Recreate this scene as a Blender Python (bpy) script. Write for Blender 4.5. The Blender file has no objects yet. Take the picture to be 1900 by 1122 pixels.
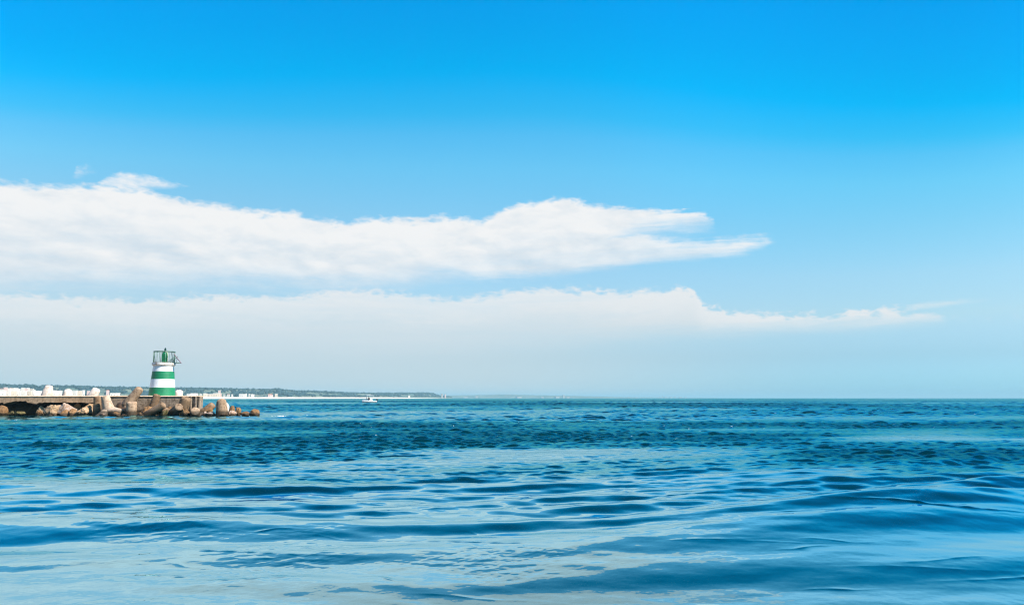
import bpy, bmesh, math, random
import numpy as np
from mathutils import Vector, Matrix, Quaternion, noise as mnoise

random.seed(7)
R = math.radians
sc = bpy.context.scene
COL = sc.collection

# ------------------------------------------------------------------ camera
F = 1350.0                     # focal length in photo pixels (1900 wide)
TILT = math.atan(177.0 / F)
EYE = 2.5
cam_d = bpy.data.cameras.new('camera')
cam = bpy.data.objects.new('camera', cam_d)
COL.objects.link(cam)
cam_d.sensor_width = 36.0
cam_d.lens = 36.0 * F / 1900.0
cam_d.clip_start = 0.1
cam_d.clip_end = 90000.0
cam.location = (0, 0, EYE)
cam.rotation_euler = (math.pi / 2 + TILT, 0, 0)
sc.camera = cam
CT, ST = math.cos(TILT), math.sin(TILT)


def ray(px, py):
    u, v = (px - 950.0) / F, (561.0 - py) / F
    return Vector((u, CT - v * ST, ST + v * CT))


def at(px, py, Y):
    """point of the world that stands Y metres ahead and is seen at pixel px, py"""
    d = ray(px, py)
    return Vector((0, 0, EYE)) + d * (Y / d.y)


def xat(px, Y):
    return at(px, 738, Y).x


def azel(px, py):
    d = ray(px, py).normalized()
    return math.degrees(math.atan2(d.x, d.y)), math.degrees(math.asin(d.z))


# ------------------------------------------------------------------ light
EXPO = 1.0
SUN_AZ, SUN_EL = R(108.0), R(45.0)
sdir = Vector((math.sin(SUN_AZ) * math.cos(SUN_EL), math.cos(SUN_AZ) * math.cos(SUN_EL), math.sin(SUN_EL)))
ld = bpy.data.lights.new('sun', 'SUN')
ld.energy = 4.4
ld.angle = R(0.5)
ld.color = (1.0, 0.93, 0.84)
lo = bpy.data.objects.new('sun', ld)
COL.objects.link(lo)
lo.rotation_euler = (-sdir).to_track_quat('-Z', 'Y').to_euler()
lo.location = (0, 0, 300)


def lin(c):
    out = []
    for v in c:
        v = v / 255.0
        out.append(v / 12.92 if v <= 0.04045 else ((v + 0.055) / 1.055) ** 2.4)
    return out


# ------------------------------------------------------------------ node helpers
class NT:
    def __init__(s, tree):
        s.t = tree

    def n(s, typ, **kw):
        o = s.t.nodes.new(typ)
        for k, v in kw.items():
            setattr(o, k, v)
        return o

    def l(s, a, b):
        s.t.links.new(a, b)

    def put(s, sock, v):
        if isinstance(v, bpy.types.NodeSocket):
            s.l(v, sock)
        else:
            sock.default_value = v

    def m(s, op, a, b=None, c=None, clamp=False):
        o = s.n('ShaderNodeMath', operation=op, use_clamp=clamp)
        s.put(o.inputs[0], a)
        if b is not None:
            s.put(o.inputs[1], b)
        if c is not None:
            s.put(o.inputs[2], c)
        return o.outputs[0]

    def v(s, op, a, b=None, scale=None):
        o = s.n('ShaderNodeVectorMath', operation=op)
        s.put(o.inputs[0], a)
        if b is not None:
            s.put(o.inputs[1], b)
        if scale is not None:
            s.put(o.inputs[3], scale)
        return o.outputs[0]

    def xyz(s, x, y, z):
        o = s.n('ShaderNodeCombineXYZ')
        for i, q in enumerate((x, y, z)):
            s.put(o.inputs[i], q)
        return o.outputs[0]

    def sep(s, a):
        o = s.n('ShaderNodeSeparateXYZ')
        s.put(o.inputs[0], a)
        return o.outputs

    def smooth(s, x, a, b, lo=0.0, hi=1.0):
        o = s.n('ShaderNodeMapRange', interpolation_type='SMOOTHSTEP')
        s.put(o.inputs[0], x)
        s.put(o.inputs[1], a)
        s.put(o.inputs[2], b)
        s.put(o.inputs[3], lo)
        s.put(o.inputs[4], hi)
        return o.outputs[0]

    def noise(s, vec, scale, detail=4, rough=0.5, dist=0.0, color=False):
        o = s.n('ShaderNodeTexNoise')
        s.put(o.inputs['Vector'], vec)
        s.put(o.inputs['Scale'], scale)
        o.inputs['Detail'].default_value = detail
        o.inputs['Roughness'].default_value = rough
        o.inputs['Distortion'].default_value = dist
        return o.outputs['Color' if color else 'Fac']

    def mix(s, f, a, b):
        o = s.n('ShaderNodeMix', data_type='RGBA')
        s.put(o.inputs[0], f)
        s.put(o.inputs[6], a if isinstance(a, bpy.types.NodeSocket) else (*a, 1) if len(a) == 3 else a)
        s.put(o.inputs[7], b if isinstance(b, bpy.types.NodeSocket) else (*b, 1) if len(b) == 3 else b)
        return o.outputs[2]

    def ramp(s, f, stops, interp='LINEAR'):
        o = s.n('ShaderNodeValToRGB')
        cr = o.color_ramp
        cr.interpolation = interp
        while len(cr.elements) > 1:
            cr.elements.remove(cr.elements[-1])
        cr.elements[0].position = stops[0][0]
        cr.elements[0].color = (*stops[0][1], 1)
        for p, c in stops[1:]:
            e = cr.elements.new(p)
            e.color = (*c, 1)
        s.put(o.inputs[0], f)
        return o.outputs[0]

    def curve(s, x, pts, x0, x1, y0, y1):
        """piecewise curve through pts (x, y); returns y"""
        o = s.n('ShaderNodeFloatCurve')
        cm = o.mapping
        cm.use_clip = False
        cv = cm.curves[0]
        P = [((a - x0) / (x1 - x0), (b - y0) / (y1 - y0)) for a, b in pts]
        cv.points[0].location = P[0]
        cv.points[1].location = P[-1]
        for p in P[1:-1]:
            cv.points.new(*p)
        for p in cv.points:
            p.handle_type = 'AUTO_CLAMPED'
        cm.update()
        t = s.m('DIVIDE', s.m('SUBTRACT', x, x0), x1 - x0)
        s.l(t, o.inputs['Value'])
        return s.m('MULTIPLY_ADD', o.outputs[0], y1 - y0, y0)


# ------------------------------------------------------------------ sky
wld = bpy.data.worlds.new('World')
sc.world = wld
wld.use_nodes = True
nt = wld.node_tree
W = NT(nt)
bg = nt.nodes['Background']
SKY_STRENGTH = 0.12
sky = W.n('ShaderNodeTexSky', sky_type='NISHITA', sun_disc=False)
sky.sun_elevation = SUN_EL
sky.sun_rotation = SUN_AZ
sky.altitude = 0
sky.air_density = 1
sky.dust_density = 0.6
sky.ozone_density = 1.5
gen = W.n('ShaderNodeTexCoord').outputs['Generated']
gx, gy, gz = W.sep(gen)
el = W.m('MULTIPLY', W.m('ARCSINE', W.m('MINIMUM', W.m('MAXIMUM', gz, -1.0), 1.0)), 180 / math.pi)
az = W.m('MULTIPLY', W.m('ARCTAN2', gx, gy), 180 / math.pi)
# what the clear sky measures (strength 0.1) and what the photograph shows, per elevation
NIS = {0: (.44, .42, .31), 3: (.497, .571, .501), 6: (.374, .505, .57), 10: (.27, .40, .53), 14: (.205, .318, .475), 18: (.165, .26, .415), 20.4: (.15, .24, .39),
       22: (.141, .228, .377), 25: (.126, .205, .348), 28: (.116, .188, .327), 30: (.110, .178, .315), 45: (.085, .139, .254), 60: (.079, .13, .239), 90: (.089, .14, .255)}
WANT = {0: (142, 202, 226), 3: (166, 213, 232), 6: (180, 222, 240), 10: (160, 215, 244), 14: (130, 205, 245), 18: (104, 199, 246), 20.4: (84, 192, 246),
        22: (52, 187, 246), 25: (0, 178, 247), 28: (0, 166, 242), 30: (0, 160, 240), 45: (0, 124, 220), 60: (0, 102, 198), 90: (0, 90, 184)}
stops = []
TS = 6.0
for e in sorted(NIS):
    w = lin(WANT[e])
    stops.append((e / 90.0, [w[i] / (2 ** EXPO) / (NIS[e][i] * SKY_STRENGTH / 0.1) / TS for i in range(3)]))
azc = W.m('DIVIDE', W.m('MINIMUM', W.m('ABSOLUTE', az), 38.0), 35.0)
sideL, sideR = W.smooth(az, 0.0, -32.0), W.smooth(az, 0.0, 34.0)
el2 = W.m('ADD', el, W.m('ADD', W.m('MULTIPLY', W.m('MULTIPLY', azc, azc), W.smooth(el, 10.0, 25.0, 0.0, 5.0)), W.m('MULTIPLY', sideR, W.smooth(el, 4.0, 12.0, 0.0, 2.5))))
tint = W.ramp(W.m('DIVIDE', el2, 90.0), stops)
even = W.m('SUBTRACT', W.m('SUBTRACT', 1.0, W.m('MULTIPLY', W.smooth(az, 10.0, 36.0), W.smooth(el, 1.0, 20.0, 0.0, 0.22))), W.m('MULTIPLY', sideL, W.smooth(el, 30.0, 9.0, 0.0, 0.17)))
blue = W.v('SCALE', W.v('MULTIPLY', sky.outputs[0], tint), scale=W.m('MULTIPLY', even, TS))
K = 1.0 / SKY_STRENGTH / (2 ** EXPO)      # turns a wanted picture colour into a sky colour


def skyc(c):
    return [v * K for v in lin(c)]


def A(pts):
    return [azel(*p) for p in pts]


# fractal noise on the direction sphere, stretched along the horizon
cv = W.xyz(W.m('MULTIPLY', az, 0.10), W.m('MULTIPLY', el, 0.22), 0.0)
n_big = W.noise(cv, 0.9, 3, 0.5)
n_puff = W.noise(W.v('ADD', cv, (11.3, 4.1, 2.0)), 7.5, 9, 0.66, 0.25)
n_wisp = W.noise(W.v('MULTIPLY', cv, (0.5, 2.2, 1.0)), 3.0, 7, 0.6, 1.2)
n_soft = W.noise(W.v('ADD', cv, (3.3, 8.1, 5.0)), 1.7, 5, 0.55, 0.3)
cpuff = W.m('SUBTRACT', n_puff, 0.5)
n_lobe = W.noise(W.v('ADD', cv, (2.2, 14.1, 7.0)), 6.0, 5, 0.5, 0.0)
lobe = W.m('SUBTRACT', 0.22, W.m('ABSOLUTE', W.m('SUBTRACT', W.m('MULTIPLY', n_lobe, 2.0), 1.0)))
csoft = W.m('SUBTRACT', n_soft, 0.5)
cwisp = W.m('SUBTRACT', n_wisp, 0.5)


def bank(top, bot, ext_top, ext_bot, st, sb, ap, asoft, bsoft, xt=70.0, torn=1.0):
    T = [(-70, ext_top)] + A(top)
    B = [(-70, ext_bot)] + A(bot)
    T.append((xt, T[-1][1]))
    B.append((xt, B[-1][1]))
    ct = W.curve(az, T, -70, xt, -5, 30)
    cb = W.curve(az, B, -70, xt, -5, 30)
    up = W.m('SUBTRACT', ct, el)
    up = W.m('ADD', up, W.m('ADD', W.m('MULTIPLY', lobe, ap * 0.8), W.m('ADD', W.m('MULTIPLY', cpuff, ap), W.m('MULTIPLY', csoft, asoft))))
    up = W.m('ADD', up, W.m('MULTIPLY', fray, asoft * torn))
    dn = W.m('SUBTRACT', el, cb)
    dn = W.m('ADD', dn, W.m('ADD', W.m('MULTIPLY', cwisp, bsoft), W.m('MULTIPLY', cpuff, bsoft * 0.5)))
    return W.m('MULTIPLY', W.smooth(up, -st * 0.4, st), W.smooth(dn, -sb * 0.4, sb)), up


relief_a = W.noise(W.v('MULTIPLY', cv, (0.9, 1.0, 1.0)), 2.4, 7, 0.58, 0.25)
relief_b = W.noise(W.v('MULTIPLY', W.v('ADD', cv, (0.07, 0.13, 0.0)), (0.9, 1.0, 1.0)), 2.4, 7, 0.58, 0.25)
relief = W.m('SUBTRACT', relief_a, relief_b)          # bright towards the sun, grey on the lee side
streak = W.noise(W.v('MULTIPLY', cv, (0.35, 2.4, 1.0)), 2.2, 7, 0.62, 0.8)
tip = W.smooth(az, azel(1010, 420)[0], azel(1440, 445)[0])
fray = W.m('MULTIPLY', W.m('SUBTRACT', streak, 0.5), W.m('MULTIPLY', tip, 4.0))
# the long white bank, its lower right tongue, the paler bank beneath
top1 = [(-100, 338), (0, 339), (100, 345), (180, 345), (260, 351), (340, 373), (430, 383), (500, 394), (545, 393), (600, 406), (650, 408), (700, 402),
        (760, 404), (830, 404), (890, 411), (930, 391), (990, 376), (1045, 369), (1090, 379), (1180, 387), (1260, 392), (1300, 399), (1322, 410), (1338, 430), (1352, 470)]
bot1 = [(-100, 545), (0, 545), (130, 541), (300, 536), (480, 531), (600, 540), (740, 534), (800, 522), (900, 516), (1000, 508), (1100, 490), (1180, 450), (1240, 436),
        (1300, 428), (1330, 418), (1352, 404)]
d1, up1 = bank(top1, bot1, 17, 8, 0.50, 1.9, 1.0, 0.8, 2.0)
top1b = [(800, 470), (1000, 440), (1180, 430), (1260, 441), (1340, 443), (1400, 441), (1437, 446), (1450, 462)]
bot1b = [(800, 500), (900, 517), (1000, 513), (1100, 503), (1200, 492), (1300, 482), (1370, 472), (1430, 452), (1450, 440)]
d1b, up1b = bank(top1b, bot1b, 2, 8, 0.7, 0.7, 0.8, 0.45, 0.9)
top2 = [(-100, 548), (0, 549), (150, 555), (280, 559), (400, 547), (520, 552), (640, 541), (740, 548), (800, 555), (900, 549), (960, 541), (1050, 535), (1120, 541), (1180, 545),
        (1260, 537), (1292, 542), (1305, 566), (1400, 583), (1520, 582), (1700, 577), (1750, 588), (1765, 600)]
bot2 = [(-100, 690), (0, 690), (400, 690), (700, 678), (900, 664), (1100, 644), (1300, 627), (1500, 611), (1650, 604), (1740, 594), (1765, 586)]
d2, up2 = bank(top2, bot2, 8, 1, 0.50, 1.8, 1.5, 0.6, 1.0, torn=0.3)
topw = [(100, 352), (170, 350), (195, 330), (215, 321), (245, 322), (280, 331), (320, 341), (350, 346), (365, 352)]
botw = [(100, 330), (170, 345), (195, 349), (260, 352), (320, 349), (350, 345), (365, 340)]
d3, _ = bank(topw, botw, 2, 20, 0.35, 0.4, 0.7, 0.3, 0.5)
tops = [(120, 345), (135, 328), (150, 312), (165, 312), (178, 322), (195, 340)]
bots = [(120, 320), (135, 332), (150, 330), (165, 322), (178, 318), (195, 312)]
d4, _ = bank(tops, bots, 2, 20, 0.5, 0.5, 1.0, 0.3, 0.6)
topr = [(1640, 600), (1668, 576), (1720, 561), (1780, 557), (1840, 554), (1870, 560)]
botr = [(1640, 560), (1668, 577), (1720, 574), (1780, 565), (1840, 556), (1870, 545)]
d5, _ = bank(topr, botr, 2, 20, 0.3, 0.35, 0.3, 0.15, 0.3)

left = W.smooth(az, 26.0, -34.0)
low = W.smooth(el, 23.0, 6.0)
col = W.mix(W.m('MULTIPLY', W.m('MULTIPLY', left, low), 0.22), blue, skyc((205, 228, 243)))
# pale grey veil low over the land on the left
veil = W.m('MULTIPLY', W.smooth(az, 30.0, -6.0), W.smooth(el, 9.5, 1.0))
col = W.mix(W.m('MULTIPLY', veil, 0.88), col, skyc((202, 217, 223)))
c2 = W.ramp(W.m('DIVIDE', el, 12.0), [(0.0, skyc((198, 214, 222))), (0.25, skyc((206, 221, 229))), (0.6, skyc((222, 230, 235))), (1.0, skyc((228, 233, 237)))])
a2 = W.m('MULTIPLY', d2, W.m('ADD', W.m('MULTIPLY', W.m('SUBTRACT', streak, 0.5), 0.7), W.m('MULTIPLY_ADD', W.smooth(up2, 0.0, 4.5), -0.18, 0.90)), clamp=True)
a2 = W.m('MULTIPLY', a2, W.m('MULTIPLY_ADD', sideR, 0.9, 1.0), clamp=True)
c2 = W.mix(W.m('MULTIPLY', W.smooth(up2, 3.0, 0.2), 0.7), c2, skyc((236, 239, 241)))
col = W.mix(a2, col, c2)
a3 = W.m('MULTIPLY', W.m('MAXIMUM', d3, W.m('MULTIPLY', d4, 0.6)), W.m('MULTIPLY_ADD', cpuff, 1.4, 0.78), clamp=True)
col = W.mix(a3, col, skyc((238, 242, 246)))
a5 = W.m('MULTIPLY', d5, 0.95)
col = W.mix(a5, col, skyc((214, 232, 240)))
dm = W.m('MAXIMUM', d1, W.m('MULTIPLY', d1b, 0.93))
# thin parts of the bank let blue through; the upper rim is whitest
body = W.smooth(up1, 0.0, 7.0)
thin = W.m('MULTIPLY_ADD', csoft, W.m('MULTIPLY_ADD', body, -0.75, 0.0), 0.0)
thin2 = W.m('MULTIPLY', W.smooth(n_wisp, 0.40, 0.66), W.m('MULTIPLY', body, 0.16))
a1 = W.m('SUBTRACT', W.m('ADD', W.m('MULTIPLY_ADD', body, -0.06, 0.98), W.m('MULTIPLY', thin, -0.6)), thin2)
a1 = W.m('ADD', a1, W.m('MULTIPLY', W.m('MULTIPLY', W.m('SUBTRACT', streak, 0.56), tip), 1.6))
a1 = W.m('MULTIPLY', dm, W.m('MINIMUM', W.m('MAXIMUM', a1, 0.0), 0.98))
sh = W.m('ADD', W.m('MULTIPLY_ADD', csoft, 0.9, W.m('MULTIPLY', body, 0.6)), W.m('MULTIPLY_ADD', relief, -2.5, 0.04), clamp=True)
c1 = W.mix(sh, skyc((246, 246, 246)), skyc((216, 227, 236)))
col = W.mix(a1, col, c1)
W.l(col, bg.inputs[0])
bg.inputs[1].default_value = SKY_STRENGTH


# ------------------------------------------------------------------ materials
def mat(name):
    m = bpy.data.materials.new(name)
    m.use_nodes = True
    t = NT(m.node_tree)
    b = m.node_tree.nodes['Principled BSDF']
    return m, t, b


def plain(name, c, rough=0.6, var=0.12, scale=6.0, metal=0.0):
    m, t, b = mat(name)
    tc = t.n('ShaderNodeTexCoord').outputs['Object']
    f = t.noise(tc, scale, 5, 0.6)
    t.l(t.mix(t.smooth(f, 0.3, 0.7), [v * (1 - var) for v in c], [min(1, v * (1 + var)) for v in c]), b.inputs['Base Color'])
    b.inputs['Roughness'].default_value = rough
    b.inputs['Metallic'].default_value = metal
    return m


def concrete(name, ca, cb, cdark, wet=0.9, courses=0.0, bump=0.25, scale=1.0, stain=0.5):
    """weathered sea concrete or stone: blotches, pits, vertical run stains, an algae band along the waterline"""
    m, t, b = mat(name)
    geo = t.n('ShaderNodeNewGeometry')
    P = geo.outputs['Position']
    px, py, pz = t.sep(P)
    n1 = t.noise(P, 0.55 * scale, 6, 0.62, 0.5)
    n2 = t.noise(t.v('ADD', P, (17.0, 5.0, 3.0)), 2.6 * scale, 7, 0.7, 0.3)
    n3 = t.noise(t.v('MULTIPLY', P, (2.2, 2.2, 0.22)), 1.3 * scale, 5, 0.6)
    n4 = t.noise(P, 9.0 * scale, 4, 0.6)
    c = t.mix(t.smooth(n1, 0.34, 0.66), ca, cb)
    c = t.mix(t.m('MULTIPLY', t.smooth(n2, 0.46, 0.66), 0.78), c, cdark)
    c = t.mix(t.m('MULTIPLY', t.smooth(n3, 0.50, 0.70), stain), c, cdark)
    c = t.mix(t.m('MULTIPLY', t.smooth(n4, 0.58, 0.72), 0.35), c, [v * 1.35 for v in ca])
    tide = t.m('ADD', pz, t.m('MULTIPLY', t.m('SUBTRACT', n2, 0.5), 0.9))
    algae = t.smooth(tide, wet, wet * 0.5)
    c = t.mix(t.m('MULTIPLY', algae, 0.9), c, (0.030, 0.021, 0.011))
    rnd = t.n('ShaderNodeObjectInfo').outputs['Random']
    c = t.v('SCALE', c, scale=t.m('MULTIPLY_ADD', rnd, 0.45, 0.78))
    t.l(c, b.inputs['Base Color'])
    b.inputs['Specular IOR Level'].default_value = 0.2
    t.l(t.m('MULTIPLY_ADD', algae, -0.35, 0.9), b.inputs['Roughness'])
    h = t.m('ADD', t.m('MULTIPLY', n2, 0.7), t.m('MULTIPLY', n4, 0.3))
    if courses:
        w = t.m('PINGPONG', pz, courses)
        g = t.smooth(w, 0.0, courses * 0.25)
        h = t.m('ADD', h, t.m('MULTIPLY', g, 0.35))
    bp = t.n('ShaderNodeBump')
    bp.inputs['Strength'].default_value = bump * 1.7
    bp.inputs['Distance'].default_value = 0.12
    t.l(h, bp.inputs['Height'])
    t.l(bp.outputs[0], b.inputs['Normal'])
    return m


M = {}
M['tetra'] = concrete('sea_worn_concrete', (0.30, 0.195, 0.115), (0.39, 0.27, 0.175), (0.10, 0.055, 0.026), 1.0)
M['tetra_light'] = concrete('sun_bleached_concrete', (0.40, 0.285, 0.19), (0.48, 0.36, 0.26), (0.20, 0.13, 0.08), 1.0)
M['tetra_dark'] = concrete('dark_brown_concrete', (0.17, 0.105, 0.058), (0.23, 0.15, 0.085), (0.06, 0.034, 0.017), 1.0)  # darker, browner version of the worn concrete
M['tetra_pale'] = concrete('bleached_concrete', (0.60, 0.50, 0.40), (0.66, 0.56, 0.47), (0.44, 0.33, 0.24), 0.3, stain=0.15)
M['slab'] = concrete('pier_concrete', (0.43, 0.265, 0.145), (0.50, 0.335, 0.20), (0.19, 0.11, 0.06), 0.9, courses=0.22)
M['block'] = concrete('pier_block_concrete', (0.36, 0.26, 0.17), (0.45, 0.34, 0.24), (0.12, 0.075, 0.04), 1.1, courses=0.3, stain=0.7)
M['coping'] = concrete('sunlit_coping_concrete', (0.60, 0.44, 0.29), (0.66, 0.50, 0.35), (0.42, 0.28, 0.16), 0.3, stain=0.2)  # lighter than the slab, painting in the sunlit top edge
M['core'] = concrete('shaded_hollow_concrete', (0.022, 0.016, 0.011), (0.035, 0.025, 0.017), (0.012, 0.009, 0.006), 1.6)  # near-black colour paints in the shade of the hollow
M['lime'] = concrete('pale_limestone', (0.40, 0.265, 0.145), (0.46, 0.34, 0.22), (0.25, 0.11, 0.035), 0.55, bump=0.5, scale=1.3)
M['pink'] = concrete('pinkish_limestone', (0.46, 0.345, 0.265), (0.50, 0.40, 0.33), (0.30, 0.14, 0.055), 0.5, bump=0.5, scale=1.2)
M['brown'] = concrete('brown_sea_rock', (0.22, 0.115, 0.045), (0.28, 0.16, 0.075), (0.09, 0.045, 0.02), 0.55, bump=0.45, scale=1.4)
M['green_rock'] = concrete('weedy_sea_rock', (0.10, 0.08, 0.025), (0.14, 0.11, 0.045), (0.04, 0.032, 0.014), 0.3, bump=0.4, scale=1.6)


def tower_paint():
    m, t, b = mat('banded_tower_paint')
    tc = t.n('ShaderNodeTexCoord').outputs['Object']
    x, y, z = t.sep(tc)
    n = t.noise(tc, 2.0, 6, 0.65)
    zz = t.m('ADD', z, t.m('MULTIPLY', t.m('SUBTRACT', n, 0.5), 0.02))
    g1 = t.m('LESS_THAN', zz, TB[0])
    g2 = t.m('MULTIPLY', t.m('GREATER_THAN', zz, TB[1]), t.m('LESS_THAN', zz, TB[2]))
    g = t.m('MAXIMUM', g1, g2)
    run = t.noise(t.v('MULTIPLY', tc, (5.0, 5.0, 0.5)), 2.0, 5, 0.6)
    wh = t.mix(t.m('MULTIPLY', t.smooth(run, 0.50, 0.70), 0.5), (0.84, 0.83, 0.80), (0.55, 0.44, 0.33))
    gr = t.mix(t.smooth(n, 0.35, 0.65), (0.003, 0.150, 0.055), (0.005, 0.20, 0.078))
    gr = t.mix(t.m('MULTIPLY', t.smooth(run, 0.55, 0.72), 0.4), gr, (0.02, 0.25, 0.12))
    t.l(t.mix(g, wh, gr), b.inputs['Base Color'])
    b.inputs['Roughness'].default_value = 0.5
    bp = t.n('ShaderNodeBump')
    bp.inputs['Strength'].default_value = 0.3
    bp.inputs['Distance'].default_value = 0.03
    ring = t.m('PINGPONG', z, 0.11)
    t.l(t.m('ADD', t.m('MULTIPLY', n, 0.5), t.m('MULTIPLY', t.smooth(ring, 0.0, 0.02), 0.6)), bp.inputs['Height'])
    t.l(bp.outputs[0], b.inputs['Normal'])
    return m


def gallery_paint():
    m, t, b = mat('rust_streaked_white_paint')
    tc = t.n('ShaderNodeTexCoord').outputs['Object']
    x, y, z = t.sep(tc)
    n = t.noise(t.v('MULTIPLY', tc, (1.0, 1.0, 0.6)), 2.2, 6, 0.65)
    rust = t.m('MULTIPLY', t.smooth(n, 0.47, 0.62), 0.85)
    t.l(t.mix(rust, (0.78, 0.74, 0.68), (0.34, 0.15, 0.055)), b.inputs['Base Color'])
    b.inputs['Roughness'].default_value = 0.7
    return m


M['gallery'] = gallery_paint()
M['green'] = plain('green_gloss_paint', (0.003, 0.16, 0.055), 0.4, 0.15, 4)
M['dkgreen'] = plain('dark_green_metal_paint', (0.015, 0.10, 0.055), 0.45, 0.2, 5)
M['rail'] = plain('grey_green_rail_paint', (0.10, 0.17, 0.13), 0.5, 0.25, 3)
M['palegreen'] = plain('pale_green_pipe_paint', (0.34, 0.42, 0.24), 0.5, 0.15, 5)
M['lens'] = plain('dark_green_lantern_glass', (0.004, 0.035, 0.022), 0.15, 0.2, 5)
M['panel'] = plain('dark_blue_solar_cell', (0.02, 0.035, 0.07), 0.2, 0.2, 8)
M['alu'] = plain('pink_grey_metal', (0.42, 0.30, 0.32), 0.45, 0.1, 8, 0.2)
M['gel'] = plain('white_hull_gelcoat', (0.82, 0.82, 0.80), 0.3, 0.04, 2)
M['hulldk'] = plain('dark_bottom_paint', (0.03, 0.035, 0.04), 0.5, 0.2, 2)
M['canvas'] = plain('white_canvas', (0.80, 0.80, 0.80), 0.8, 0.05, 2)
M['steel'] = plain('stainless_tube', (0.55, 0.56, 0.58), 0.3, 0.05, 8, 0.6)
M['black'] = plain('black_motor_plastic', (0.012, 0.013, 0.015), 0.4, 0.2, 6)
M['tintglass'] = plain('tinted_windscreen', (0.02, 0.04, 0.05), 0.1, 0.1, 5)
M['skin'] = plain('tanned_skin', (0.46, 0.26, 0.17), 0.6, 0.08, 8)
M['navy'] = plain('navy_cloth', (0.015, 0.02, 0.045), 0.9, 0.2, 12)
M['dkcloth'] = plain('charcoal_cloth', (0.03, 0.03, 0.032), 0.9, 0.2, 12)
M['hair'] = plain('dark_hair', (0.02, 0.013, 0.01), 0.7, 0.2, 20)
M['wwall'] = plain('white_render_wall', (0.66, 0.59, 0.51), 0.8, 0.05, 0.2)
M['cwall'] = plain('cream_render_wall', (0.60, 0.48, 0.36), 0.8, 0.06, 0.2)
M['hazewall'] = plain('haze_dulled_wall', (0.36, 0.33, 0.30), 0.8, 0.05, 0.2)  # wall colour dulled to stand for haze over distant buildings
M['pwall'] = plain('pink_render_wall', (0.62, 0.42, 0.36), 0.8, 0.05, 0.2)
M['tile'] = plain('terracotta_tile', (0.36, 0.15, 0.085), 0.8, 0.2, 0.5)
M['wroof'] = plain('white_flat_roof', (0.82, 0.77, 0.70), 0.8, 0.05, 0.3)
M['win'] = plain('window_glass', (0.05, 0.07, 0.08), 0.2, 0.2, 0.5)


# ------------------------------------------------------------------ object helpers
def link(name, me, m=None, parent=None, loc=None, smooth=False, sharp=None):
    o = bpy.data.objects.new(name, me)
    COL.objects.link(o)
    if m is not None:
        me.materials.append(m)
    if parent is not None:
        o.parent = parent
    if loc is not None:
        o.location = loc
    if smooth:
        me.polygons.foreach_set('use_smooth', [True] * len(me.polygons))
        if sharp:
            me.set_sharp_from_angle(angle=R(sharp))
    return o


def bobj(name, bm, m=None, parent=None, loc=None, smooth=False, sharp=None):
    me = bpy.data.meshes.new(name)
    bmesh.ops.recalc_face_normals(bm, faces=bm.faces)
    bm.to_mesh(me)
    bm.free()
    return link(name, me, m, parent, loc, smooth, sharp)


def tag(o, label=None, cat=None, group=None, kind=None):
    if label:
        o['label'] = label
    if cat:
        o['category'] = cat
    if group:
        o['group'] = group
    if kind:
        o['kind'] = kind
    return o


def empty(name, loc, label, cat, group=None, rz=0.0):
    o = bpy.data.objects.new(name, None)
    COL.objects.link(o)
    o.location = loc
    o.rotation_euler = (0, 0, rz)
    return tag(o, label, cat, group)


def box(bm, c, s, rot=None):
    vs = []
    for dx in (-.5, .5):
        for dy in (-.5, .5):
            for dz in (-.5, .5):
                p = Vector((dx * s[0], dy * s[1], dz * s[2]))
                if rot is not None:
                    p = rot @ p
                vs.append(bm.verts.new(Vector(c) + p))
    for f in ((0, 1, 3, 2), (4, 6, 7, 5), (0, 4, 5, 1), (2, 3, 7, 6), (0, 2, 6, 4), (1, 5, 7, 3)):
        bm.faces.new([vs[i] for i in f])


def lathe(bm, prof, n=32, base=Vector((0, 0, 0)), axis=Vector((0, 0, 1)), caps=True):
    q = Vector((0, 0, 1)).rotation_difference(Vector(axis).normalized())
    rings = []
    for r, z in prof:
        ring = []
        for i in range(n):
            a = 2 * math.pi * i / n
            ring.append(bm.verts.new(Vector(base) + q @ Vector((r * math.cos(a), r * math.sin(a), z))))
        rings.append(ring)
    for a, b in zip(rings[:-1], rings[1:]):
        for i in range(n):
            bm.faces.new((a[i], a[(i + 1) % n], b[(i + 1) % n], b[i]))
    if caps:
        bm.faces.new(list(reversed(rings[0])))
        bm.faces.new(rings[-1])


def tube(bm, pts, r, n=8, closed=False):
    pts = [Vector(p) for p in pts]
    k = len(pts)
    rings = []
    for i, p in enumerate(pts):
        if closed:
            d = pts[(i + 1) % k] - pts[i - 1]
        else:
            d = pts[min(i + 1, k - 1)] - pts[max(i - 1, 0)]
        d.normalize()
        u = d.cross(Vector((0, 0, 1)))
        if u.length < 1e-3:
            u = d.cross(Vector((1, 0, 0)))
        u.normalize()
        w = d.cross(u)
        rings.append([bm.verts.new(p + (u * math.cos(2 * math.pi * j / n) + w * math.sin(2 * math.pi * j / n)) * r) for j in range(n)])
    for i in range(k if closed else k - 1):
        a, b = rings[i], rings[(i + 1) % k]
        for j in range(n):
            bm.faces.new((a[j], a[(j + 1) % n], b[(j + 1) % n], b[j]))
    if not closed:
        bm.faces.new(rings[0])
        bm.faces.new(list(reversed(rings[-1])))


def prism(bm, poly, y0, y1):
    """poly in x, z; extruded from y0 to y1"""
    a = [bm.verts.new((x, y0, z)) for x, z in poly]
    b = [bm.verts.new((x, y1, z)) for x, z in poly]
    n = len(poly)
    bm.faces.new(a)
    bm.faces.new(list(reversed(b)))
    for i in range(n):
        bm.faces.new((a[i], b[i], b[(i + 1) % n], a[(i + 1) % n]))


# ------------------------------------------------------------------ sea


def sstep(a, b, x):
    t = np.clip((x - a) / (b - a), 0, 1)
    return t * t * (3 - 2 * t)


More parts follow.
